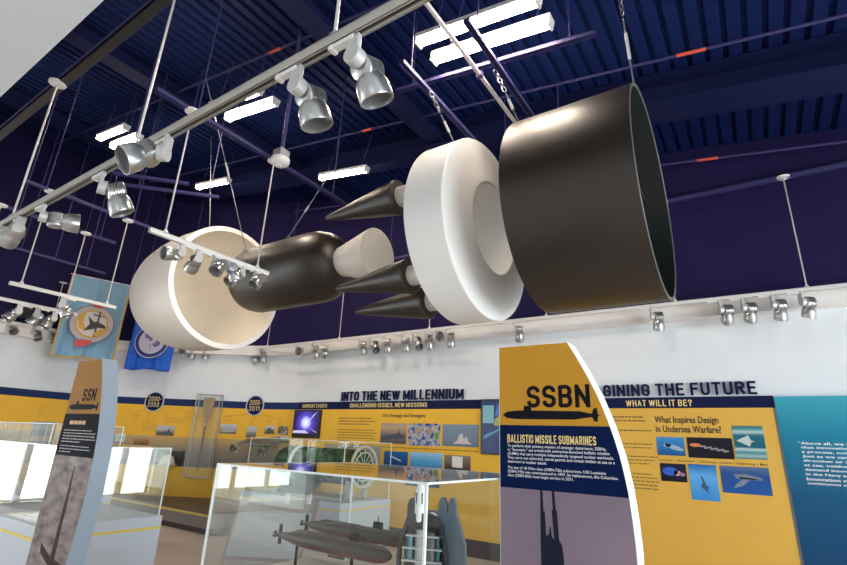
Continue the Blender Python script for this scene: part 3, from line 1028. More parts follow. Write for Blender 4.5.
rect_on(t, 'photo', -5.22, -4.555, 1.225, 1.48, picture('bright blue water', [(0, (0.06, 0.25, 0.50)), (0.5, (0.12, 0.40, 0.68)), (1, (0.35, 0.60, 0.78))], scale=5, stretch=(1, 1, 5)))
rect_on(t, 'photo', -4.515, -4.02, 1.225, 1.46, picture('briefing room', [(0, (0.02, 0.02, 0.03)), (0.4, (0.14, 0.10, 0.08)), (1, (0.28, 0.22, 0.17))], scale=9), shapes=[([(0.3, 0.2), (0.7, 0.18), (0.7, 0.92), (0.3, 0.94)], ic('projector screen', (0.75, 0.74, 0.72)))])
rect_on(t, 'photo', -5.3, -4.6, 0.93, 1.12, picture('dim blue grey print', [(0, (0.05, 0.08, 0.14)), (1, (0.12, 0.17, 0.26))], scale=7))
MB().box2((-7.3, 7.4795, 1.22), (-5.88, 7.481, 1.55)).build('grey_band', mat('grey print', (0.40, 0.36, 0.30), 0.5), t)

o = thing('raised_title', 'raised dark letters reading INTO THE NEW MILLENNIUM on the white wall', 'sign lettering', (-7.0, 7.50, 2.375), group='raised wall titles')
block_letters('title_word', 'INTO THE NEW MILLENNIUM', ((0, 0, 0), UX, UZ, NN), 2.82, 0.18, BANDNAVY, o, depth=0.02, solid=0.02, words=True)
o = thing('raised_title', 'raised dark letters, IMAGINING THE FUTURE, partly behind the SSBN panel', 'sign lettering', (-2.21, 7.50, 2.375), group='raised wall titles')
block_letters('title_word', 'IMAGINING THE FUTURE', ((0, 0, 0), UX, UZ, NN), 2.227, 0.165, BANDNAVY, o, depth=0.02, solid=0.02, words=True)

t = thing('wall_panel', 'yellow wall panel with undersea pictures under WHAT WILL IT BE', 'wall graphic', (0, 0, 0), group='yellow printed wall panels')
MB().box2((-3.30, 7.481, 0.24), (0.15, 7.518, 2.21)).build('yellow_field', mat('amber print', (0.76, 0.43, 0.06), 0.5, noise=0.03, nscale=2), t)
MB().box2((-3.30, 7.481, 2.21), (0.17, 7.518, 2.355)).build('header_band', BANDNAVY, t)
block_letters('header_lettering', 'WHAT WILL IT BE?', NF(-1.55, 2.235), 0.83, 0.085, CREAMINK, t)
lettering('heading', 'What Inspires Design\nin Undersea Warfare?', NF(-1.20, 1.895), 0.77, 0.21, DARKINK, t, 0.022)
lettering('caption_lettering', 'Innovation  |  Biomimetics  |  Technology  |  Science  |  Engineering  |  Math', NF(-1.19, 1.525), 1.19, 0.035, DARKINK, t, 0.004)
lines_on(t, -2.1, 2.10, [0.76, 0.78], 0.05, 0.018, GREYINK)
lines_on(t, -2.1, 1.92, [0.85, 0.3], 0.05, 0.018, GREYINK)
lines_on(t, -2.1, 1.74, [0.85, 0.82], 0.045, 0.013, GREYINK)
lines_on(t, -2.1, 1.58, [0.9, 0.85, 0.78], 0.045, 0.013, GREYINK)
lines_on(t, -2.1, 1.36, [0.8, 0.86, 0.88, 0.86, 0.87], 0.045, 0.013, GREYINK)
rect_on(t, 'photo', -1.20, -0.87, 1.605, 1.835, picture('whale blue', [(0, (0.01, 0.08, 0.26)), (0.6, (0.03, 0.20, 0.52)), (1, (0.06, 0.28, 0.58))], scale=5), shapes=[(ell(0.62, 0.45, 0.36, 0.12, rot=-0.45), ic('whale body', (0.35, 0.48, 0.62))), (ell(0.38, 0.55, 0.14, 0.10), ic('whale head', (0.50, 0.62, 0.72)))])
rect_on(t, 'photo', -0.835, -0.33, 1.59, 1.84, picture('black deep', [(0, (0.008, 0.008, 0.014)), (1, (0.014, 0.014, 0.024))], scale=4), shapes=[(ell(0.18, 0.62, 0.13, 0.09), ic('orange glow', (0.75, 0.22, 0.08)))] + [(ell(0.32 + 0.045 * i, 0.56 + 0.04 * math.sin(i * 2.1) - 0.016 * i, 0.05, 0.035, 10), ic('pale bead', (0.45 + 0.03 * (i % 3), 0.45, 0.47))) for i in range(13)])
rect_on(t, 'photo', -0.31, 0.01, 1.60, 1.99, picture('teal tank', [(0, (0.04, 0.16, 0.17)), (0.1, (0.35, 0.50, 0.50)), (0.2, (0.05, 0.26, 0.28)), (0.3, (0.50, 0.65, 0.65)), (0.36, (0.01, 0.12, 0.18)), (0.72, (0.02, 0.15, 0.22)), (0.82, (0.45, 0.62, 0.62)), (0.9, (0.08, 0.30, 0.32)), (1, (0.03, 0.16, 0.18))], scale=3, warp=0.05), shapes=[([(0.08, 0.55), (0.5, 0.72), (0.56, 0.56), (0.7, 0.54), (0.56, 0.50), (0.5, 0.38)], ic('pale fin', (0.55, 0.62, 0.58)))])
rect_on(t, 'photo', -1.19, -0.885, 1.285, 1.505, picture('ink blue', [(0, (0.008, 0.008, 0.02)), (1, (0.015, 0.018, 0.05))], scale=4), shapes=[(ell(0.38, 0.56, 0.30, 0.24), ic('blue body', (0.02, 0.10, 0.55))), (ell(0.66, 0.48, 0.14, 0.15), ic('pink band', (0.60, 0.30, 0.30))), (ell(0.84, 0.42, 0.10, 0.10), ic('pink tip', (0.45, 0.20, 0.45)))])
rect_on(t, 'photo', -0.855, -0.545, 1.09, 1.51, picture('sunlit blue water', [(0, (0.05, 0.28, 0.66)), (0.6, (0.12, 0.42, 0.78)), (1, (0.02, 0.12, 0.42))], scale=3, warp=0.5), shapes=[([(0.40, 0.72), (0.50, 0.60), (0.58, 0.42), (0.70, 0.36), (0.60, 0.33), (0.62, 0.18), (0.52, 0.28), (0.36, 0.38), (0.46, 0.48), (0.42, 0.60)], ic('shark shadow', (0.03, 0.09, 0.22)))])
rect_on(t, 'photo', -0.505, 0.0, 1.20, 1.51, picture('ocean blue', [(0, (0.02, 0.10, 0.36)), (0.7, (0.02, 0.08, 0.28)), (1, (0.10, 0.16, 0.30))], scale=5), shapes=[([(0.25, 0.68), (0.5, 0.74), (0.82, 0.62), (0.86, 0.52), (0.6, 0.52), (0.42, 0.28), (0.24, 0.18), (0.30, 0.34), (0.44, 0.52)], ic('whale grey', (0.20, 0.23, 0.30))), ([(0.3, 0.62), (0.8, 0.57), (0.7, 0.53), (0.34, 0.55)], ic('whale belly', (0.42, 0.45, 0.50)))])

t = thing('quote_panel', 'blue green panel printed with a quotation, at the right edge', 'wall graphic', (0.15, 7.46, 0.10))
MB().prism([(0.03, 0.0), (2.3, 0.0), (2.3, 2.24), (0.03, 2.24)], ((0, 0, 0), UX, UZ, NN), -0.055).build('board', picture('teal to deep blue print', [(0.0, (0.006, 0.040, 0.12)), (0.5, (0.008, 0.085, 0.19)), (0.8, (0.015, 0.21, 0.33)), (1.0, (0.05, 0.36, 0.47))], scale=2, warp=0.06), t)
QT = '\u201cAbove all, we must remember\nthat innovation is a part of\na process, not an end in itself.\nJust as we cannot dictate the\ndirection or intensity of the wind\nat sea, neither can we simply\ndemand innovation to happen\nin the Navy and Marine Corps.\nInnovation must be a\ncontinuous cycle.\u201d'
QW = (0.86, 0.78, 0.84, 0.80, 0.94, 0.80, 0.78, 0.80, 0.58, 0.47)
for i, q in enumerate(QT.split('\n')):
    lettering('quotation_line', q, ((0.18 + (0.02 if i else 0.0), 0, 1.685 - i * 0.0485), UX, UZ, NN), QW[i] * 1.05, 0.036, WHITEINK, t, 0.014)

# screens
o = thing('wall_screen', 'lit wall screen with blue white glow under CURRENT EVENTS', 'screen', (-7.87, 7.46, 1.92), group='wall screens')
MB().box((0, 0.0, 0), (0.78, 0.05, 0.56)).build('bezel', SCREENBLK, o, bevel=0.006)
sm = MB().prism([(-0.36, -0.20), (0.36, -0.20), (0.36, 0.26), (-0.36, 0.26)], ((0, -0.026, 0), UX, UZ, NN), 0.003)
SCR = mat('blue glow screen', (0, 0, 0), 0.2)
nt = SCR.node_tree
b = nt.nodes['Principled BSDF']
tc = nt.nodes.new('ShaderNodeTexCoord')
mp = nt.nodes.new('ShaderNodeMapping')
mp.inputs['Location'].default_value = (0.02, 0, -0.08)
mp.inputs['Scale'].default_value = (3.2, 3.2, 3.8)
g = nt.nodes.new('ShaderNodeTexGradient')
g.gradient_type = 'SPHERICAL'
rp = nt.nodes.new('ShaderNodeValToRGB')
for e, (p, c) in zip([rp.color_ramp.elements[0], rp.color_ramp.elements[1], rp.color_ramp.elements.new(0.5), rp.color_ramp.elements.new(0.75)],
                     [(0.0, (0.02, 0.01, 0.12)), (1.0, (1, 1, 1)), (0.45, (0.10, 0.07, 0.65)), (0.72, (0.65, 0.70, 1.0))]):
    e.position = p
    e.color = (*c, 1)
nt.links.new(tc.outputs['Object'], mp.inputs['Vector'])
nt.links.new(mp.outputs['Vector'], g.inputs['Vector'])
nt.links.new(g.outputs['Fac'], rp.inputs['Fac'])
nt.links.new(rp.outputs['Color'], b.inputs['Emission Color'])
b.inputs['Emission Strength'].default_value = 1.1
sm.mi = 1
sm.prism([(-0.36, -0.14), (0.0, -0.13), (0.10, -0.19), (-0.36, -0.19)], ((0, -0.029, 0), UX, UZ, NN), 0.001)
sm.prism([(0.02, 0.0), (0.20, 0.18), (0.30, 0.24), (0.22, 0.16)], ((0, -0.029, 0), UX, UZ, NN), 0.001)
sm.prism([(0.05, -0.06), (0.34, -0.17), (0.30, -0.17)], ((0, -0.029, 0), UX, UZ, NN), 0.001)
sm.build('screen', [SCR, mat('pale screen glow', (0, 0, 0), 0.3, emit=(0.75, 0.75, 1.0), estr=0.8)], o)
o = thing('wall_screen', 'dark blue video screen half hidden by the left edge of the SSBN panel', 'screen', (-3.36, 7.46, 1.93), group='wall screens')
MB().box((0, 0, 0), (0.92, 0.05, 0.86)).build('bezel', SCREENBLK, o, bevel=0.006)
sm = MB().prism([(-0.43, -0.40), (0.43, -0.40), (0.43, 0.40), (-0.43, 0.40)], ((0, -0.026, 0), UX, UZ, NN), 0.003)
for i, (poly, col) in enumerate([([(-0.42, 0.05), (-0.22, 0.05), (-0.22, 0.33), (-0.42, 0.33)], (0.35, 0.75, 0.80)), ([(-0.22, 0.02), (-0.08, 0.0), (-0.10, 0.18), (-0.20, 0.12)], (0.65, 0.65, 0.12)), ([(-0.20, 0.16), (-0.02, 0.18), (0.0, 0.36), (-0.16, 0.34)], (0.08, 0.30, 0.75)), ([(-0.40, -0.20), (-0.10, -0.05), (-0.10, -0.02), (-0.40, -0.14)], (0.15, 0.45, 0.70))]):
    sm.mi = i + 1
    sm.prism(poly, ((0, -0.029, 0), UX, UZ, NN), 0.001)
sm.build('screen', [mat('deep blue screen', (0.002, 0.006, 0.03), 0.2, emit=(0.004, 0.02, 0.10), estr=0.8)] + [mat('screen patch %d' % i, (0, 0, 0), 0.3, emit=c, estr=0.45) for i, c in enumerate([(0.35, 0.75, 0.80), (0.65, 0.65, 0.12), (0.08, 0.30, 0.75), (0.15, 0.45, 0.70)])], o)
o = thing('reading_rail', 'small grey sloped shelf on the wall under the lit screen', 'shelf', (-9.15, 7.32, 1.50))
MB().prism([(-0.16, -0.02), (0.16, 0.16), (0.16, 0.12), (0.10, -0.05), (-0.16, -0.05)], ((-0.5, 0, 0), (0, 1, 0), (0, 0, 1), (1, 0, 0)), 1.0).build('shelf_body', mat('grey shelf', (0.28, 0.27, 0.25), 0.5), o)
MB().prism([(-0.45, 0), (0.45, 0), (0.45, 0.2), (-0.45, 0.2)], ((0, -0.155, -0.015), UX, (0, 0.87, 0.49), (0, -0.49, 0.87)), 0.004).build('label_plate', mat('brown grey plate', (0.16, 0.13, 0.11), 0.5), o)

# ------------------------------------------------------------------ timeline graphic on the rounded corner
FULL = [(-12.6, 2.0), (-12.6, 3.0), (-12.6, 3.6)] + CURVE + [(-8.2, 7.52)]
t = thing('timeline_graphic', 'curved yellow and navy timeline print round the corner wall', 'wall graphic', (0, 0, 0))
wall_strip(FULL, 0.30, 0.94, 0.001, 0.02).build('lower_field', mat('golden yellow print', (0.72, 0.42, 0.03), 0.5), t, True)
wall_strip(FULL, 1.55, 2.21, 0.001, 0.02).build('upper_field', YELLOW, t, True)
wall_strip(FULL, 0.94, 1.55, 0.001, 0.02).build('fading_grey_band', picture('grey fading print', [(0.0, (0.15, 0.13, 0.12)), (0.55, (0.30, 0.25, 0.19)), (1.0, (0.60, 0.40, 0.15))], scale=2, warp=0.04), t, True)
wall_strip(FULL, 2.21, 2.36, 0.001, 0.024).build('header_band', mat('slate navy print', (0.014, 0.030, 0.11), 0.65, spec=0.15), t, True)


def CF(xt, z, d=0.026):
    """frame on the curved wall at the point whose x is xt"""
    P = offset(FULL, d)
    for a, b in zip(P[:-1], P[1:]):
        if a[0] <= xt <= b[0] and b[0] > a[0] + 1e-6:
            k = (xt - a[0]) / (b[0] - a[0])
            p = Vector((a[0] + (b[0] - a[0]) * k, a[1] + (b[1] - a[1]) * k, z))
            u = Vector((b[0] - a[0], b[1] - a[1], 0)).normalized()
            return (p, u, Vector((0, 0, 1)), Vector((u.y, -u.x, 0)))


def medallion(xt, z, r, s):
    f = CF(xt, z, 0.03)
    o, u, v, n = f
    md = MB().prism(ell(0, 0, r, r, 40), f, 0.012).build('medallion', BANDNAVY, t)
    mb = MB().torus(o + n * 0.012, n, r, 0.012, 48, 8)
    mb.build('medallion_edge', mat('pale blue edge', (0.55, 0.62, 0.68), 0.5), md, True)
    for k, q in enumerate(s.split('\n')):
        block_letters('medallion_lettering', q, (o - u * (r * 0.66) - v * (r * (-0.04 if k == 0 else 0.56)) + n * 0.013, u, v, n), r * (1.42 if q.endswith('-') else 1.24), r * 0.50, CREAMINK, md, st=0.13, cw=0.5, gap=0.22)


medallion(-11.36, 2.28, 0.21, '2000-\n2003')
medallion(-9.38, 2.285, 0.215, '2005-\n2011')


def curved_photo(x0, w, z0, z1, m, shapes=()):
    f = CF(x0, z0, 0.028)
    mb = MB().prism([(0, 0), (w, 0), (w, z1 - z0), (0, z1 - z0)], f, 0.006)
    ms = [m]
    for poly, smm in shapes:
        mb.mi = len(ms)
        ms.append(smm)
        mb.prism([(p[0] * w, p[1] * (z1 - z0)) for p in poly], (f[0] + f[3] * 0.006, f[1], f[2], f[3]), 0.0015)
    return mb.build('photo', ms, t)


grey_photo = picture('grey landscape photo', [(0, (0.10, 0.09, 0.08)), (0.45, (0.30, 0.28, 0.26)), (0.6, (0.48, 0.48, 0.50)), (1, (0.55, 0.58, 0.62))], scale=12)
dark_photo = picture('dark speckled photo', [(0, (0.04, 0.04, 0.05)), (0.5, (0.22, 0.18, 0.14)), (1, (0.60, 0.55, 0.48))], mode='noise', scale=14)
curved_photo(-11.95, 0.26, 1.40, 1.56, mat('white card', (0.70, 0.72, 0.70), 0.5), [(ell(0.5, 0.45, 0.25, 0.2), ic('teal squiggle', (0.30, 0.50, 0.55)))])
curved_photo(-11.60, 0.34, 1.35, 1.53, picture('orange horizon', [(0, (0.12, 0.08, 0.05)), (0.5, (0.45, 0.20, 0.06)), (1, (0.55, 0.42, 0.30))], scale=9))
curved_photo(-11.21, 0.40, 1.56, 1.77, grey_photo, [([(0.05, 0.05), (0.95, 0.05), (0.9, 0.4), (0.78, 0.35), (0.7, 0.85), (0.62, 0.4), (0.4, 0.45), (0.3, 0.3), (0.1, 0.4)], ic('crew silhouettes', (0.10, 0.09, 0.09)))])
curved_photo(-10.02, 0.36, 1.66, 1.86, grey_photo, [([(0.05, 0.1), (0.2, 0.7), (0.8, 0.75), (0.95, 0.2)], ic('pale vessel', (0.42, 0.40, 0.42)))])
curved_photo(-9.78, 0.20, 1.28, 1.44, dark_photo)
curved_photo(-9.49, 0.27, 1.60, 1.83, grey_photo)
curved_photo(-9.49, 0.25, 1.42, 1.57, dark_photo)
curved_photo(-9.06, 0.26, 1.69, 1.86, grey_photo, [([(0.1, 0.1), (0.9, 0.1), (0.85, 0.45), (0.4, 0.8), (0.2, 0.5)], ic('dark truck', (0.08, 0.09, 0.08)))])
curved_photo(-8.72, 0.30, 1.68, 1.86, dark_photo)
curved_photo(-8.64, 0.26, 1.52, 1.65, grey_photo)
curved_photo(-9.16, 0.26, 1.22, 1.47, dark_photo)
f0 = ((-12.57, 4.30, 1.45), (0.04, 1.0, 0), (0, 0, 1), (1.0, -0.04, 0))
MB().prism([(0, 0), (0.52, 0), (0.52, 0.29), (0, 0.29)], f0, 0.01).build('photo', picture('grey ship photo', [(0, (0.16, 0.16, 0.20)), (0.5, (0.30, 0.30, 0.34)), (1, (0.38, 0.36, 0.38))], scale=8), t)
for x0, z1, ws in [(-11.75, 2.02, [0.2, 0.3, 0.32, 0.3]), (-11.50, 1.80, [0.3, 0.34, 0.3, 0.34]), (-11.10, 1.95, [0.3, 0.5, 0.46]), (-10.75, 2.12, [0.22, 0.4, 0.4, 0.38, 0.4]), (-10.0, 2.03, [0.3, 0.34, 0.3]), (-9.45, 1.95, [0.2, 0.28]), (-9.08, 2.0, [0.22, 0.24]), (-8.75, 2.0, [0.22, 0.3, 0.28]), (-9.98, 1.56, [0.16])]:
    lines_on(t, x0, z1, ws, 0.045, 0.013, ORANGEINK, CF(x0, z1, 0.021), 'caption_lines')
lines_on(t, -12.56, 2.05, [0.3, 0.42, 0.44, 0.42, 0.36], 0.05, 0.013, ORANGEINK, ((-12.575, 4.32, 2.06), (0.03, 1, 0), (0, 0, 1), (1, -0.03, 0)), 'caption_lines')
# leader lines from the medallions to the captions
mb = MB()
for xa, za, xb, zb in [(-11.5, 2.1, -11.72, 2.03), (-11.42, 2.08, -11.45, 1.82), (-11.25, 2.1, -11.05, 1.96), (-11.2, 2.18, -10.78, 2.12), (-9.5, 2.1, -9.95, 2.04), (-9.38, 2.06, -9.40, 1.7), (-9.25, 2.1, -8.75, 2.0)]:
    a, b_ = CF(xa, za, 0.022)[0], CF(xb, zb, 0.022)[0]
    mb.cyl(a, b_, 0.004, n=6)
mb.build('leader_lines', ORANGEINK, t)

# dark caption board and pale cap displayed in front of it
f = CF(-11.12, 0.95, 0.05)
o = thing('caption_board', 'dark caption board on the curved wall behind the pale cap', 'sign', f[0])
g_ = (Vector((0, 0, 0)), f[1], f[2], f[3])
MB().prism([(0, 0), (0.62, 0), (0.62, 0.30), (0, 0.30)], g_, -0.03).build('board', mat('charcoal board', (0.05, 0.045, 0.045), 0.5), o)
lines_on(o, 0.0, 0.26, [0.16, 0.18, 0.15, 0.18, 0.16], 0.045, 0.012, WHITEINK, (f[1] * 0.03 + f[2] * 0.26, f[1], f[2], f[3]))
o = thing('hard_hat', 'cream domed cap shown in front of the dark caption board', 'cap', f[0] + f[1] * 0.40 + f[3] * 0.23 + Vector((0, 0, 0.03)))
MB().lathe([(0.0, 0.165), (0.06, 0.16), (0.13, 0.135), (0.18, 0.09), (0.20, 0.03), (0.202, 0)], n=28).build('dome', mat('cream cloth', (0.62, 0.56, 0.48), 0.7), o, True)
MB().lathe([(0.0, 0.16), (-0.012, 0.20), (0.0, 0.205), (0.014, 0.165)], n=28).build('brim', mat('tan cloth', (0.50, 0.44, 0.36), 0.7), o, True)
MB().cyl(-f[3] * 0.21 + Vector((0, 0, 0.02)), Vector((0, 0, 0.02)), 0.012, n=8).build('bracket', CHAIN, o)

# acrylic case with the oar
f = CF(-10.50, 0.74, 0.03)
P0, U, V, N = f
o = thing('oar_case', 'tall clear wall case with grey edges holding a wooden oar', 'display case', P0)
z3 = Vector((0, 0, 0))
W_, H_, D_ = 0.53, 1.73, 0.16
e = MB()
for a, b_ in [((0, 0), (W_, 0)), ((0, H_), (W_, H_)), ((0, 0), (0, H_)), ((W_, 0), (W_, H_))]:
    for dd in (0.01, D_):
        e.cyl(U * a[0] + V * a[1] + N * dd, U * b_[0] + V * b_[1] + N * dd, 0.010, n=6)
for a in ((0, 0), (W_, 0), (0, H_), (W_, H_)):
    e.cyl(U * a[0] + V * a[1], U * a[0] + V * a[1] + N * D_, 0.010, n=6)
e.build('edge_frame', mat('grey acrylic edge', (0.40, 0.40, 0.40), 0.3), o)
MB().prism([(0.01, 0.01), (W_ - 0.01, 0.01), (W_ - 0.01, H_ - 0.01), (0.01, H_ - 0.01)], (N * D_, U, V, N), 0.005).build('front_pane', GLASS, o)
o = thing('oar', 'upright wooden oar, blade at the top, inside the wall case', 'oar', P0 + U * 0.26 + N * 0.08 + V * 0.14)
WOOD = mat('oar wood', (0.40, 0.22, 0.08), 0.5, noise=0.2, nscale=15)
MB().prism([(-0.125, 1.53), (0.125, 1.53), (0.12, 1.35), (0.075, 1.12), (0.03, 1.0), (-0.03, 1.0), (-0.075, 1.12), (-0.12, 1.35)], (N * -0.012, U, V, N), 0.024).build('blade', WOOD, o, bevel=0.006)
MB().cyl(V * 0.0, V * 1.02, 0.018, 0.024, n=12).build('shaft', mat('dark oar wood', (0.22, 0.09, 0.03), 0.5), o, True)
MB().cyl(V * 0.92, V * 1.0, 0.032, n=14).build('collar', mat('pale rope', (0.55, 0.42, 0.25), 0.7), o, True)
MB().cyl(V * 0.08 - N * 0.08, V * 0.08, 0.01, n=8).cyl(V * 0.98 - N * 0.08, V * 0.98, 0.01, n=8).build('peg', CHAIN, o)

# low platform against the curved wall
t = thing('display_platform', 'low dark platform with a yellow stripe along the curved wall', 'platform', (0, 0, 0))
inner = [q for q in offset(FULL, 0.06) if q[1] > 5.75 and q[0] < -8.0]
poly = [(-8.0, 5.62), (-8.0, inner[-1][1])] + inner[::-1] + [(inner[0][0], 5.62)]


def plan_prism(poly, z0, z1):
    return MB().prism(poly, ((0, 0, z0), (1, 0, 0), (0, 1, 0), (0, 0, 1)), z1 - z0)


plan_prism(poly, 0.10, 0.33).build('base', PLINTHB, t)
plan_prism(poly, 0.33, 0.345).build('top', mat('dark brown top', (0.085, 0.062, 0.055), 0.4), t)
plan_prism([(-7.98, 5.70), (-7.98, inner[-1][1])] + inner[::-1] + [(inner[0][0], 5.70)], 0.0, 0.10).build('toe_kick', BROWN, t)
MB().box2((inner[0][0], 5.608, 0.285), (-8.0, 5.62, 0.315)).build('stripe', STRIPE, t)

# ------------------------------------------------------------------ flags
def flag(o_, u, w, h, cloth, trim, label, name='hanging_flag', gold=False):
    o_ = Vector(o_)
    u = Vector(u).normalized()
    n = Vector((u.y, -u.x, 0))
    o = thing(name, label, 'flag', o_, group='flags hung high by the corner')
    nx, nz = 40, 30
    def P(i, j, off=0.0):
        s, q = i / nx, j / nz
        wob = (0.035 * math.sin(s * 17 + q * 1.5) + 0.02 * math.sin(s * 31)) * (0.15 + 0.85 * q)
        return u * (s * w) + n * (wob + off) - Vector((0, 0, q * h + 0.02 * q * math.sin(s * 9)))
    m = MB()
    vs = [[m.bm.verts.new(P(i, j)) for i in range(nx + 1)] for j in range(nz + 1)]
    for j in range(nz):
        for i in range(nx):
            m.bm.faces.new([vs[j][i], vs[j][i + 1], vs[j + 1][i + 1], vs[j + 1][i]])
    c = m.build('cloth', cloth, o, True, 180)
    md = c.modifiers.new('thickness', 'SOLIDIFY')
    md.thickness = 0.006
    if trim:
        m = MB()
        for a in (0, nx):
            pts = [P(a, j) for j in range(nz + 1)]
            for p, q in zip(pts[:-1], pts[1:]):
                m.cyl(p, q, 0.022, n=6)
        pts = [P(i, nz) for i in range(nx + 1)]
        for p, q in zip(pts[:-1], pts[1:]):
            m.cyl(p, q, 0.022, n=6)
        m.build('fringe', trim, o)
    MB().cyl(-u * 0.05, u * (w + 0.05), 0.012, n=10).build('pole', ROD, o, True)
    for s in (0.0, 1.0):
        MB().cyl(u * (s * w), u * (s * w) + Vector((0, 0, 6.0 + 0.149 * 11.6 - o_.z + 0.0)), 0.004, n=6).build('hanging_wire', CHAIN, o)
    return o, u, n


def emblem(o, u, n, c, discs, shapes):
    mb = MB()
    ms = []
    off = 0.062
    for r0, m in discs:
        mb.mi = len(ms)
        ms.append(m)
        mb.prism(ell(0, 0, r0, r0, 44), (Vector(c) + n * off, u, Vector((0, 0, 1)), n), 0.003)
        off += 0.003
    for poly, m in shapes:
        mb.mi = len(ms)
        ms.append(m)
        mb.prism(poly, (Vector(c) + n * off, u, Vector((0, 0, 1)), n), 0.003)
        off += 0.0015
    return mb.build('emblem', ms, o)


LBLUE = mat('pale blue cloth', (0.20, 0.38, 0.55), 0.8, noise=0.05, nscale=4)
RBLUE = mat('royal blue cloth', (0.010, 0.115, 0.60), 0.7, noise=0.05, nscale=4)
GFR = mat('gold fringe', (0.55, 0.36, 0.10), 0.7)
o, u, n = flag((-11.72, 3.98, 4.74), (0.30, 1.06, 0), 1.08, 1.72, LBLUE, GFR, 'pale blue flag with gold fringe and a round grey seal')
gr = ic('seal grey', (0.42, 0.42, 0.46)); dk = ic('seal black', (0.03, 0.03, 0.04)); gd = ic('seal gold', (0.62, 0.36, 0.05)); rd = ic('seal red', (0.55, 0.05, 0.07)); wh = ic('seal white', (0.60, 0.58, 0.60)); rp_ = ic('seal rope brown', (0.20, 0.16, 0.14))
emblem(o, u, n, u * 0.54 + Vector((0, 0, -1.0)), [(0.405, rp_), (0.385, gr), (0.30, gd), (0.26, wh)],
       [([(-0.05, 0.36), (0.12, 0.36), (0.10, 0.46), (0.16, 0.52), (0.02, 0.48), (-0.08, 0.52)], rd),
        ([(-0.12, -0.34), (0.08, -0.34), (0.02, -0.46), (-0.20, -0.52), (-0.24, -0.40)], rd),
        ([(-0.26, 0.10), (-0.14, 0.24), (-0.16, 0.02), (-0.06, -0.18), (-0.22, -0.12)], gd),
        ([(-0.10, 0.16), (0.02, 0.05), (0.10, 0.06), (0.24, 0.0), (0.26, -0.06), (0.10, -0.06), (0.0, -0.12), (-0.12, -0.16), (-0.04, 0.0)], dk),
        ([(0.08, 0.28), (0.11, 0.28), (0.10, -0.26), (0.07, -0.26)], dk),
        ([(-0.02, 0.22), (0.20, 0.19), (0.20, 0.17), (-0.02, 0.195)], dk),
        ([(0.14, -0.10), (0.26, -0.08), (0.16, -0.22), (0.02, -0.24)], gd)])
o, u, n = flag((-11.68, 5.42, 4.90), (0.80, 0.57, 0), 0.98, 1.96, RBLUE, None, 'royal blue flag with a round white seal, half behind the fairing', )
pw = ic('seal pale lilac', (0.52, 0.50, 0.62)); nv = ic('seal navy', (0.015, 0.03, 0.20)); vi = ic('seal violet', (0.16, 0.12, 0.30))
emblem(o, u, n, u * 0.50 + Vector((0, 0, -1.32)), [(0.385, pw), (0.365, nv), (0.29, pw), (0.272, pw)],
       [([(-0.16, 0.20), (-0.05, 0.22), (-0.02, 0.08), (0.02, 0.04), (-0.04, -0.02), (-0.08, 0.06), (-0.14, 0.05), (-0.18, 0.12)], vi),
        ([(0.06, 0.10), (0.15, 0.12), (0.21, 0.04), (0.18, -0.10), (0.08, -0.14), (0.02, -0.06), (0.10, -0.03)], vi),
        ([(-0.015, -0.08), (0.0, -0.08), (0.0, -0.2), (-0.015, -0.2)], vi)])

o = thing('wall_loudspeaker', 'black box on the navy west wall above the track', 'loudspeaker', (-12.52, 3.60, 3.90))
MB().box((0, 0, 0), (0.14, 0.44, 0.32)).build('cabinet', SCREENBLK, o, bevel=0.01)
MB().box((0.073, 0, 0), (0.008, 0.40, 0.28)).build('grille', mat('black mesh', (0.015, 0.015, 0.02), 0.8), o)

# ------------------------------------------------------------------ the two curved sign panels
OUT = [(0.0, 0.40), (0.30, 0.485), (0.6, 0.555), (0.9, 0.60), (1.17, 0.625), (1.43, 0.612), (1.60, 0.585), (1.73, 0.55), (1.87, 0.502), (2.0, 0.44), (2.12, 0.375)]


def wid(z):
    for (a, wa), (b_, wb) in zip(OUT[:-1], OUT[1:]):
        if a <= z <= b_:
            return wa + (wb - wa) * (z - a) / (b_ - a)


def wid_s(z):
    # smooth version of the outline
    h = 0.06
    return sum(wid(min(2.12, max(0, z + k * h))) for k in (-1, 0, 1)) / 3 if 0.06 < z < 2.06 else wid(z)


def zone(z0, z1, inset=0.004):
    zs = [z0 + (z1 - z0) * i / 16 for i in range(17)]
    return [(inset, z0)] + [(wid_s(z) - inset, z) for z in zs] + [(inset, z1)]


def sub_shape(cx, cz, L, h):
    return [(cx - L / 2, cz), (cx - L * 0.46, cz + h * 0.35), (cx - L * 0.36, cz + h * 0.5), (cx - L * 0.27, cz + h * 0.5), (cx - L * 0.265, cz + h * 1.05), (cx - L * 0.19, cz + h * 1.05), (cx - L * 0.185, cz + h * 0.5),
            (cx + L * 0.30, cz + h * 0.42), (cx + L * 0.42, cz + h * 0.15), (cx + L * 0.44, cz + h * 0.75), (cx + L * 0.47, cz + h * 0.75), (cx + L * 0.475, cz + h * 0.08), (cx + L * 0.5, cz), (cx + L * 0.475, cz - h * 0.1), (cx + L * 0.47, cz - h * 0.7), (cx + L * 0.44, cz - h * 0.7), (cx + L * 0.42, cz - h * 0.2),
            (cx + L * 0.25, cz - h * 0.5), (cx - L * 0.36, cz - h * 0.5), (cx - L * 0.46, cz - h * 0.35)]


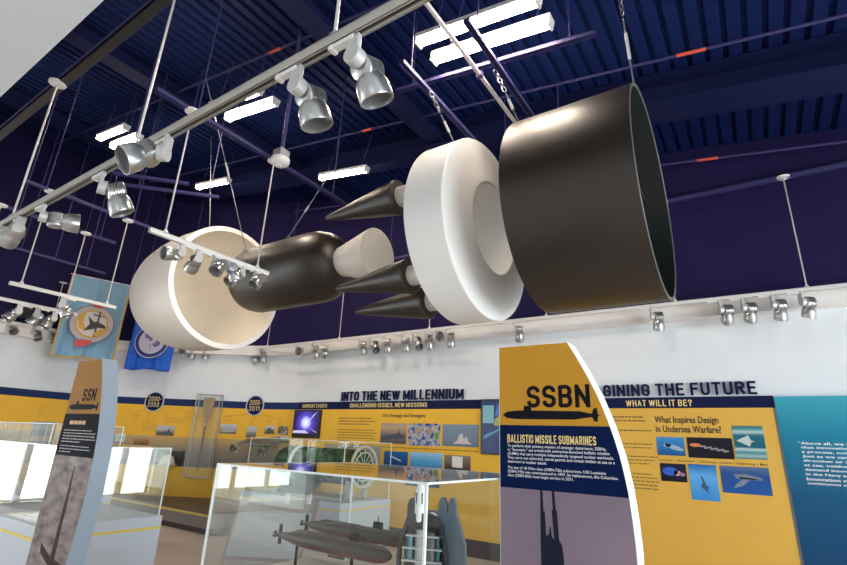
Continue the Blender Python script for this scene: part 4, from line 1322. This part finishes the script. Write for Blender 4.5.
def sign(loc, label, edge, top, mid, photo, thick):
    o = thing('sign_panel', label, 'sign panel', loc, group='tall curved sign panels')
    MB().prism(zone(0, 2.12, 0.0), ((0, 0, 0), UX, UZ, NN), -thick).build('body', edge, o)
    MB().prism(zone(1.715, 2.116), ((0, 0, 0), UX, UZ, NN), 0.003).build('title_field', top, o)
    MB().prism(zone(1.42, 1.715), ((0, 0, 0), UX, UZ, NN), 0.003).build('text_field', mid, o)
    p = MB().prism(zone(0.02, 1.42), ((0, 0, 0), UX, UZ, NN), 0.003).build('photo', photo, o)
    return o, p


SF = lambda x, z: ((x, -0.003, z), UX, UZ, NN)
o, ph = sign((-1.125, 2.40, 0), 'tall golden sign panel with curved edge reading SSBN', PANELWHITE, GOLD, PANELNAVY,
             picture('mauve evening sky', [(0.0, (0.31, 0.195, 0.20)), (0.55, (0.32, 0.21, 0.23)), (0.8, (0.26, 0.195, 0.245)), (1.0, (0.22, 0.17, 0.225))], scale=2.5, warp=0.3, stretch=(1, 1, 3)), 0.12)
block_letters('title', 'SSBN', SF(0.155, 1.80), 0.315, 0.108, BLACKINK, o, st=0.175, cw=0.42, gap=0.11, depth=0.001)
MB().prism(sub_shape(0.268, 1.765, 0.49, 0.042), SF(0, 0), 0.001).build('submarine_print', BLACKINK, o)
block_letters('heading', 'BALLISTIC MISSILE SUBMARINES', SF(0.045, 1.630), 0.44, 0.040, CREAMINK, o, depth=0.001)
lettering('body_text', 'To perform their primary mission of strategic deterrence, SSBNs,\nor \u201cboomers,\u201d are armed with submarine-launched ballistic missiles\n(SLBMs) that carry multiple independently targeted nuclear warheads.\nThey carry out extended, secret patrols and remain hidden at sea as a\ndeterrent to nuclear attack.', SF(0.045, 1.535), 0.515, 0.088, WHITEINK, o, 0.006, 0.001)
lettering('body_text', 'The last of 18 Ohio-class (SSBN-726) submarines, USS Louisiana\n(SSBN-743) was commissioned in 1997. Its replacement, the Columbia-\nclass (SSBN-826) must begin service in 2031.', SF(0.045, 1.468), 0.525, 0.052, WHITEINK, o, 0.006, 0.001)
m = MB()
DK = mat('dark sail print', (0.016, 0.018, 0.040), 0.7, spec=0.1)
m.prism([(0.205, 1.20), (0.21, 1.42), (0.221, 1.42), (0.223, 1.33), (0.229, 1.33), (0.232, 1.225)], SF(0, 0), 0.001)
m.prism([(0.27, 1.21), (0.262, 1.34), (0.268, 1.34), (0.266, 1.42), (0.278, 1.42), (0.282, 1.34), (0.287, 1.34), (0.292, 1.21)], SF(0, 0), 0.001)
m.prism([(0.205, 0.6), (0.205, 1.22), (0.235, 1.228), (0.246, 1.24), (0.25, 1.27), (0.255, 1.265), (0.258, 1.228), (0.272, 1.215), (0.295, 1.215), (0.305, 1.195), (0.31, 1.15), (0.31, 0.6)], SF(0, 0), 0.0012)
m.prism([(0.10, 0.35), (0.12, 0.6), (0.45, 0.6), (0.55, 0.35)], SF(0, 0), 0.001)
m.build('sail_print', DK, ph)

o, ph = sign((-4.44, 1.71, 0), 'narrow looking brown and gold sign panel with grey edge reading SSN', PANELEDGE, mat('shaded gold print', (0.36, 0.17, 0.035), 0.7, spec=0.15), mat('near black print', (0.012, 0.012, 0.018), 0.7, spec=0.04),  # title field is gold print with the panel's shade put into the colour
             picture('brown grey sea', [(0.0, (0.10, 0.075, 0.07)), (0.4, (0.21, 0.165, 0.155)), (0.7, (0.27, 0.22, 0.21)), (1.0, (0.34, 0.29, 0.28))], mode='noise', scale=7, stretch=(1, 1, 2.2)), 0.11)
block_letters('title', 'SSN', SF(0.22, 1.805), 0.21, 0.092, BLACKINK, o, st=0.175, cw=0.42, gap=0.11, depth=0.001)
MB().prism(sub_shape(0.275, 1.765, 0.47, 0.04), SF(0, 0), 0.001).build('submarine_print', BLACKINK, o)
lines_on(o, 0.05, 1.66, [0.26], 0.05, 0.026, ORANGEINK, SF(0.12, 1.665), 'heading_line')
lines_on(o, 0.05, 1.6, [0.44, 0.5, 0.5, 0.52, 0.3], 0.02, 0.0065, DIMINK, SF(0.06, 1.60), 'body_lines')
lines_on(o, 0.05, 1.5, [0.46, 0.48, 0.2], 0.02, 0.006, DIMINK, SF(0.06, 1.49), 'body_lines')
m = MB()
SUBD = mat('dark hull print', (0.045, 0.028, 0.028), 0.7, spec=0.1)
m.prism([(0.37, 1.36), (0.375, 1.36), (0.40, 1.15), (0.40, 0.95), (0.42, 0.7), (0.42, 0.3), (0.35, 0.3), (0.345, 0.7), (0.355, 0.95), (0.36, 1.15)], SF(0, 0), 0.001)
m.prism([(0.16, 0.85), (0.36, 0.78), (0.36, 0.73), (0.18, 0.79)], SF(0, 0), 0.0012)
m.prism([(0.41, 0.78), (0.58, 0.76), (0.58, 0.72), (0.41, 0.72)], SF(0, 0), 0.0012)
m.build('hull_print', SUBD, ph)

# ------------------------------------------------------------------ glass cases
GC = 'glass display cases'


def case(x0, x1, y0, y1, zp, zg, label, plinth=PLINTH, side=None, stripe=True, glass=None, glass_inset=0.03):
    o = thing('display_case', label, 'display case', ((x0 + x1) / 2, (y0 + y1) / 2, 0), group=GC)
    cx, cy = (x0 + x1) / 2, (y0 + y1) / 2
    w, d = x1 - x0, y1 - y0
    MB().box((0, 0, zp / 2 + 0.04), (w, d, zp - 0.08)).build('plinth', plinth, o, bevel=0.004)
    MB().box((0, 0, 0.04), (w - 0.08, d - 0.08, 0.08)).build('toe_kick', BROWN, o)
    if stripe:
        zs = zp - 0.10
        MB().box((0, -d / 2 - 0.002, zs), (w, 0.004, 0.022)).box((w / 2 + 0.002, 0, zs), (0.004, d, 0.022)).box((-w / 2 - 0.002, 0, zs), (0.004, d, 0.022)).build('stripe', STRIPE, o)
    g = glass_inset
    a, b_ = w / 2 - g, d / 2 - g
    h = zg - zp
    for nm, c, s in (('front_pane', (0, -b_, zp + h / 2), (2 * a, 0.008, h)), ('back_pane', (0, b_, zp + h / 2), (2 * a, 0.008, h)),
                     ('side_pane', (-a, 0, zp + h / 2), (0.008, 2 * b_ - 0.01, h)), ('side_pane', (a, 0, zp + h / 2), (0.008, 2 * b_ - 0.01, h)),
                     ('top_pane', (0, 0, zg + 0.004), (2 * a + 0.008, 2 * b_ + 0.008, 0.008))):
        MB().box(c, s).build(nm, glass or GLASS, o)
    e = MB()
    for sx in (-1, 1):
        for sy in (-1, 1):
            e.box((sx * (a + 0.001), sy * (b_ + 0.001), zp + h / 2), (0.011, 0.011, h))
    for sy in (-1, 1):
        e.box((0, sy * (b_ + 0.005), zg + 0.004), (2 * a + 0.012, 0.004, 0.009))
    for sx in (-1, 1):
        e.box((sx * (a + 0.005), 0, zg + 0.004), (0.004, 2 * b_ + 0.012, 0.009))
    e.build('glass_edges', GLASSEDGE, o)
    return o


# case behind the SSN panel
case(-6.7, -4.94, 1.92, 2.95, 0.85, 1.46, 'glass case on a yellow striped plinth behind the SSN panel')
o = thing('map_plaque', 'grey sloping map plaque in the case left of the SSN panel', 'plaque', (-6.05, 2.22, 0.852))
MB().prism([(-0.16, 0.0), (0.16, 0.0), (0.16, 0.06), (-0.16, 0.012)], ((-0.45, 0, 0), (0, 1, 0), (0, 0, 1), (1, 0, 0)), 0.95).build('board', mat('grey plaque', (0.45, 0.43, 0.42), 0.5), o)
m = MB()
fm = ((-0.45, -0.16, 0.0125), (1, 0, 0), (0, 0.989, 0.148), (0, -0.148, 0.989))
m.prism([(0.05, 0.05), (0.45, 0.03), (0.9, 0.12), (0.88, 0.26), (0.5, 0.28), (0.1, 0.2)], fm, 0.001)
m.build('map_print', mat('charcoal map', (0.13, 0.13, 0.15), 0.5), o)

# tall case further back at the left edge
case(-9.3, -6.9, 2.55, 3.40, 0.85, 1.655, 'tall glass case at the left edge reflecting the windows')

# big case in front with the submarine models
case(-2.52, -1.15, 1.77, 2.89, 0.812, 1.45, 'large clear glass case in the middle foreground, holding submarine models', PLINTHB, stripe=False, glass_inset=0.0)

# case with the green cylinder
case(-7.45, -5.2, 5.75, 6.95, 0.75, 1.60, 'glass case with a green cylinder, below the strategy wall panel', glass=GLASS2)


def submarine(loc, L, r, label):
    o = thing('submarine_model', label, 'model submarine', loc, group='model submarines in the large case')
    pr = [(-0.5 * L, 0.0), (-0.495 * L, r * 0.12), (-0.44 * L, r * 0.32), (-0.36 * L, r * 0.62), (-0.26 * L, r * 0.88), (-0.15 * L, r), (0.36 * L, r), (0.43 * L, r * 0.86), (0.47 * L, r * 0.62), (0.493 * L, r * 0.3), (0.5 * L, 0.0)]
    HULL = mat('brown black hull', (0.022, 0.015, 0.014), 0.4)
    m = MB().lathe(pr, (0, 0, 0), (1, 0, 0), 32)
    hl = m.build('hull', HULL, o, True, 60)
    hl.data.materials.append(mat('red underside', (0.11, 0.016, 0.02), 0.45))
    for p in hl.data.polygons:
        if p.center.z < -r * 0.30:
            p.material_index = 1
    MB().prism([(-0.36 * L, r * 0.5), (-0.27 * L, r * 1.06), (0.04 * L, r * 1.06), (0.12 * L, r * 0.8)], ((0, -r * 0.3, 0), (1, 0, 0), (0, 0, 1), (0, 1, 0)), r * 0.6).build('missile_deck', HULL, o, bevel=0.004)
    s = MB().prism([(-0.045 * L, 0), (0.035 * L, 0), (0.03 * L, r * 0.95), (-0.04 * L, r * 0.95)], ((0.22 * L, -r * 0.16, r * 0.85), (1, 0, 0), (0, 0, 1), (0, 1, 0)), r * 0.32).box((0.22 * L, 0, r * 1.35), (0.03 * L, r * 1.5, 0.006)).cyl((0.215 * L, 0, r * 1.7), (0.215 * L, 0, r * 2.5), 0.003, n=6).build('sail', BLACKINK, o)
    MB().box((-0.455 * L, 0, 0), (0.028 * L, r * 2.3, 0.006)).box((-0.455 * L, 0, r * 0.1), (0.028 * L, 0.006, r * 2.4)).build('tail_fins', BLACKINK, o)
    m = MB()
    for k in range(7):
        q = 2 * PI * k / 7
        m.box((-0.505 * L, math.cos(q) * r * 0.25, math.sin(q) * r * 0.25), (0.004, r * 0.14, r * 0.5), Euler((q, 0, 0)).to_matrix() if False else Matrix.Rotation(q - PI / 2, 3, 'X'))
    m.build('propeller', mat('dark bronze', (0.05, 0.04, 0.03), 0.4, metal=0.5), o)
    for sx in (-0.28, 0.2):
        MB().cyl((sx * L, 0, -0.165 + 0.0), (sx * L, 0, -r * 0.9), 0.010, n=10).build('stand_post', BLACKINK, o)
    return o



def nearer(o, k=0.75):
    o.location = (o.location.x * k, o.location.y * k, 1.6 + (o.location.z - 1.6) * k)
    o.scale = (k, k, k)


nearer(submarine((-2.44, 2.62, 0.965), 1.02, 0.052, 'dark model submarine on posts, nearer one of the two'))
nearer(submarine((-2.50, 2.92, 1.0), 1.02, 0.048, 'dark model submarine with red underside, farther one of the two'))
o = thing('model_base', 'pale low board under the two model submarines', 'base board', (-2.45, 2.76, 0.56))
MB().box((0, 0, 0.21), (0.9, 0.50, 0.04)).build('board', mat('pale beige board', (0.50, 0.44, 0.40), 0.5), o, bevel=0.004)
MB().box((0, 0, 0.095), (0.7, 0.36, 0.19)).build('support', PLINTHB, o)
nearer(o)

# cut-away hull model with a white missile rising from it
o = thing('cutaway_hull_model', 'dark cutaway submarine hull section with decks in the big glass case', 'model', (-1.72, 2.62, 0.56))
yw = R(20)
o.rotation_euler = (0, 0, yw)
BLK = mat('black hull section', (0.014, 0.016, 0.022), 0.45)
GRY = mat('slate grey hull section', (0.10, 0.13, 0.16), 0.5)
out_ = [(-0.11, 0.0), (0.11, 0.0), (0.135, 0.20), (0.15, 0.40), (0.148, 0.48), (0.12, 0.57), (0.088, 0.66), (-0.088, 0.66), (-0.12, 0.57), (-0.148, 0.48), (-0.15, 0.40), (-0.135, 0.20)]
inn_ = [(-0.095, 0.02), (0.095, 0.02), (0.118, 0.20), (0.132, 0.40), (0.130, 0.48), (0.105, 0.56), (0.085, 0.60), (-0.085, 0.60), (-0.105, 0.56), (-0.130, 0.48), (-0.132, 0.40), (-0.118, 0.20)]
m = MB()
k = 24


def resample(poly, k):
    L = [0]
    P_ = poly + [poly[0]]
    for a, b_ in zip(P_[:-1], P_[1:]):
        L.append(L[-1] + math.hypot(b_[0] - a[0], b_[1] - a[1]))
    r_ = []
    for i in range(k):
        s = L[-1] * i / k
        for j in range(len(poly)):
            if L[j] <= s <= L[j + 1]:
                q = (s - L[j]) / (L[j + 1] - L[j])
                r_.append((P_[j][0] + (P_[j + 1][0] - P_[j][0]) * q, P_[j][1] + (P_[j + 1][1] - P_[j][1]) * q))
                break
    return r_


A_, B_ = resample(out_, k), resample(inn_, k)
for i in range(k):
    j = (i + 1) % k
    for y0, y1 in ((0.0, 0.06),):
        v = [(A_[i][0], y0, A_[i][1]), (A_[j][0], y0, A_[j][1]), (B_[j][0], y0, B_[j][1]), (B_[i][0], y0, B_[i][1])]
        v += [(q[0], y1, q[2]) for q in v]
        m._new([Vector(q) for q in v], [(0, 1, 2, 3), (7, 6, 5, 4), (0, 4, 5, 1), (2, 6, 7, 3)])
m.prism([(-0.12, 0.02), (0.12, 0.02), (0.12, 0.6), (-0.12, 0.6)], ((0, 0.062, 0), (1, 0, 0), (0, 0, 1), (0, 1, 0)), 0.01)
m.build('frame', BLK, o)
m = MB().prism([(p[0] + 0.0, p[1]) for p in out_], ((0.075, 0.16, -0.005), (1, 0, 0), (0, 0, 1), (0, 1, 0)), 0.08)
m.build('rear_section', GRY, o)
for dx in (0.04, 0.10):
    MB().prism([(dx - 0.025, 0.60), (dx + 0.025, 0.60), (dx + 0.025, 0.70), (dx + 0.012, 0.735), (dx - 0.012, 0.735), (dx - 0.025, 0.70)], ((0.04, 0.17, 0.0), (1, 0, 0), (0, 0, 1), (0, 1, 0)), 0.06).build('hatch_cover', GRY, o, bevel=0.004)
MB().prism([(-0.10, 0.6), (-0.055, 0.6), (-0.055, 0.72), (-0.07, 0.74), (-0.09, 0.73), (-0.10, 0.70)], ((0, 0.01, 0.0), (1, 0, 0), (0, 0, 1), (0, 1, 0)), 0.05).build('hatch_cover', BLK, o, bevel=0.004)
m = MB()
for zz in (0.34, 0.41, 0.475, 0.54):
    m.box((0, 0.02, zz), (0.235 if zz < 0.5 else 0.20, 0.05, 0.009))
m.build('deck', mat('grey deck', (0.40, 0.40, 0.40), 0.5), o)
m = MB()
for xx, zz, rr, hh in ((-0.08, 0.48, 0.02, 0.055), (-0.08, 0.415, 0.02, 0.055), (0.09, 0.48, 0.014, 0.05), (0.09, 0.415, 0.014, 0.055)):
    m.cyl((xx, 0.03, zz), (xx, 0.03, zz + hh), rr, n=14)
m.build('tank', mat('teal tank', (0.05, 0.17, 0.20), 0.4), o, True)
MB().cyl((0.04, 0.03, 0.20), (0.04, 0.03, 0.56), 0.035, n=18).build('missile_tube', mat('dim grey tube', (0.07, 0.07, 0.07), 0.5), o, True)
MB().cyl((-0.02, 0.03, 0.30), (-0.02, 0.03, 0.57), 0.026, n=18).build('missile_tube', mat('pale grey tube', (0.38, 0.36, 0.36), 0.5), o, True)
ms = MB().lathe([(0.60, 0.026), (0.62, 0.034), (0.72, 0.035), (0.77, 0.031), (0.81, 0.022), (0.84, 0.008), (0.845, 0.0)], (-0.025, 0.03, 0), (0, 0, 1), 24).build('launched_missile', mat('white model missile', (0.82, 0.82, 0.82), 0.4), o, True, 50)
m = MB()
for q in range(6):
    a = q * PI / 3
    m.box((-0.025 + 0.034 * math.cos(a), 0.03 + 0.034 * math.sin(a), 0.74), (0.006, 0.006, 0.06))
m.build('missile_slots', BLACKINK, ms)
MB().torus((0.045, 0.05, 0.63), (0, 1, 0), 0.03, 0.005, 20, 6).build('hoop', TRACK, o, True)
nearer(o)

# green cylinder with pale hoops in the far case
o = thing('green_cylinder', 'mottled green cylinder with a pale spoked hoop at its end, in the far case', 'exhibit', (-6.2, 6.3, 1.22))
MB().lathe([(-0.95, 0.0), (-0.94, 0.20), (-0.86, 0.25), (-0.7, 0.27), (0.55, 0.27), (0.9, 0.25), (0.91, 0.0)], (0, 0, 0), (1, 0, 0), 36).build('body', picture('green camouflage', [(0.0, (0.008, 0.014, 0.008)), (0.4, (0.012, 0.05, 0.02)), (0.6, (0.04, 0.11, 0.03)), (0.85, (0.10, 0.16, 0.05)), (1.0, (0.12, 0.10, 0.05))], mode='noise', scale=7), o, True, 50)
HOOP = mat('cream hoop', (0.58, 0.56, 0.50), 0.4)
MB().lathe([(-0.50, 0.275), (-0.49, 0.29), (-0.43, 0.29), (-0.42, 0.275)], (0, 0, 0), (1, 0, 0), 36).build('strap_band', HOOP, o, True)
m = MB().torus((0.93, 0, 0.02), (1, 0, 0), 0.30, 0.022, 48, 10).torus((0.93, 0, 0.02), (1, 0, 0), 0.21, 0.012, 40, 8)
for q in range(12):
    a = q * PI / 6
    m.cyl((0.93, 0.02 * math.cos(a), 0.02 + 0.02 * math.sin(a)), (0.93, 0.3 * math.cos(a), 0.02 + 0.3 * math.sin(a)), 0.007, n=6)
m.build('spoked_hoop', HOOP, o, True)
for sx in (-0.7, 0.8):
    MB().box((sx, -0.20, -0.33), (0.06, 0.05, 0.28)).build('cradle_leg', mat('grey cradle', (0.42, 0.42, 0.44), 0.5), o)
    MB().box((sx, 0.20, -0.33), (0.06, 0.05, 0.28)).build('cradle_leg', bpy.data.materials['grey cradle'], o)
MB().box((0.0, 0, -0.46), (1.9, 0.5, 0.02)).build('cradle_base', bpy.data.materials['grey cradle'], o)

# faceted grey pedestal with a dark plaque
o = thing('faceted_pedestal', 'angular grey pedestal with a sloping pale face behind the big glass case', 'pedestal', (0, 0, 0))
m = MB()
TL, TR, BR, BL = (-5.47, 4.2, 0.75), (-4.32, 4.4, 0.83), (-4.05, 3.95, 0.42), (-4.83, 3.60, 0.40)
TL2, TR2 = (-5.75, 4.6, 0.80), (-4.75, 4.85, 0.90)
FLp = [(-4.75, 3.75, 0.0), (-4.05, 4.05, 0.0), (-4.4, 4.85, 0.0), (-5.5, 4.6, 0.0)]
m._new([Vector(q) for q in [TL, TR, BR, BL, TL2, TR2] + FLp], [(0, 3, 2, 1), (0, 1, 5, 4), (3, 6, 7, 2), (2, 7, 8, 5, 1), (5, 8, 9, 4), (4, 9, 6, 3, 0)])
m.build('block', mat('mauve grey laminate', (0.30, 0.25, 0.25), 0.5), o)
TLv, TRv, BRv, BLv = [Vector(q) for q in (TL, TR, BR, BL)]
fu = (TRv - TLv)
fn = fu.cross(BLv - TLv).normalized()
fn = fn if fn.y < 0 else -fn
m = MB()
ins = lambda a, b_: TLv + (TRv - TLv) * a + ((BLv + (BRv - BLv) * a) - (TLv + (TRv - TLv) * a)) * b_ + fn * 0.01
m._new([ins(0.04, 0.05), ins(0.96, 0.05), ins(0.96, 0.95), ins(0.04, 0.95)], [(0, 1, 2, 3)])
m.build('sloping_face', mat('pale lilac face', (0.42, 0.43, 0.48), 0.4), o)
o = thing('small_plaque', 'dark grey tilted plaque on two pale legs, on the angular pedestal', 'plaque', (-4.90, 4.50, 0.82))
MB().prism([(-0.30, 0.16), (0.22, 0.16), (0.34, 0.34), (-0.16, 0.34)], ((0, 0, 0), (1, 0.15, 0), (0, 0.45, 0.9), (0, -0.9, 0.45)), 0.02).build('plate', mat('dark grey plate', (0.10, 0.095, 0.09), 0.5), o)
for sx in (-0.15, 0.18):
    MB().box((sx, 0.12 + sx * 0.15, 0.085), (0.06, 0.02, 0.21)).build('leg', mat('pale leg', (0.6, 0.58, 0.58), 0.5), o)
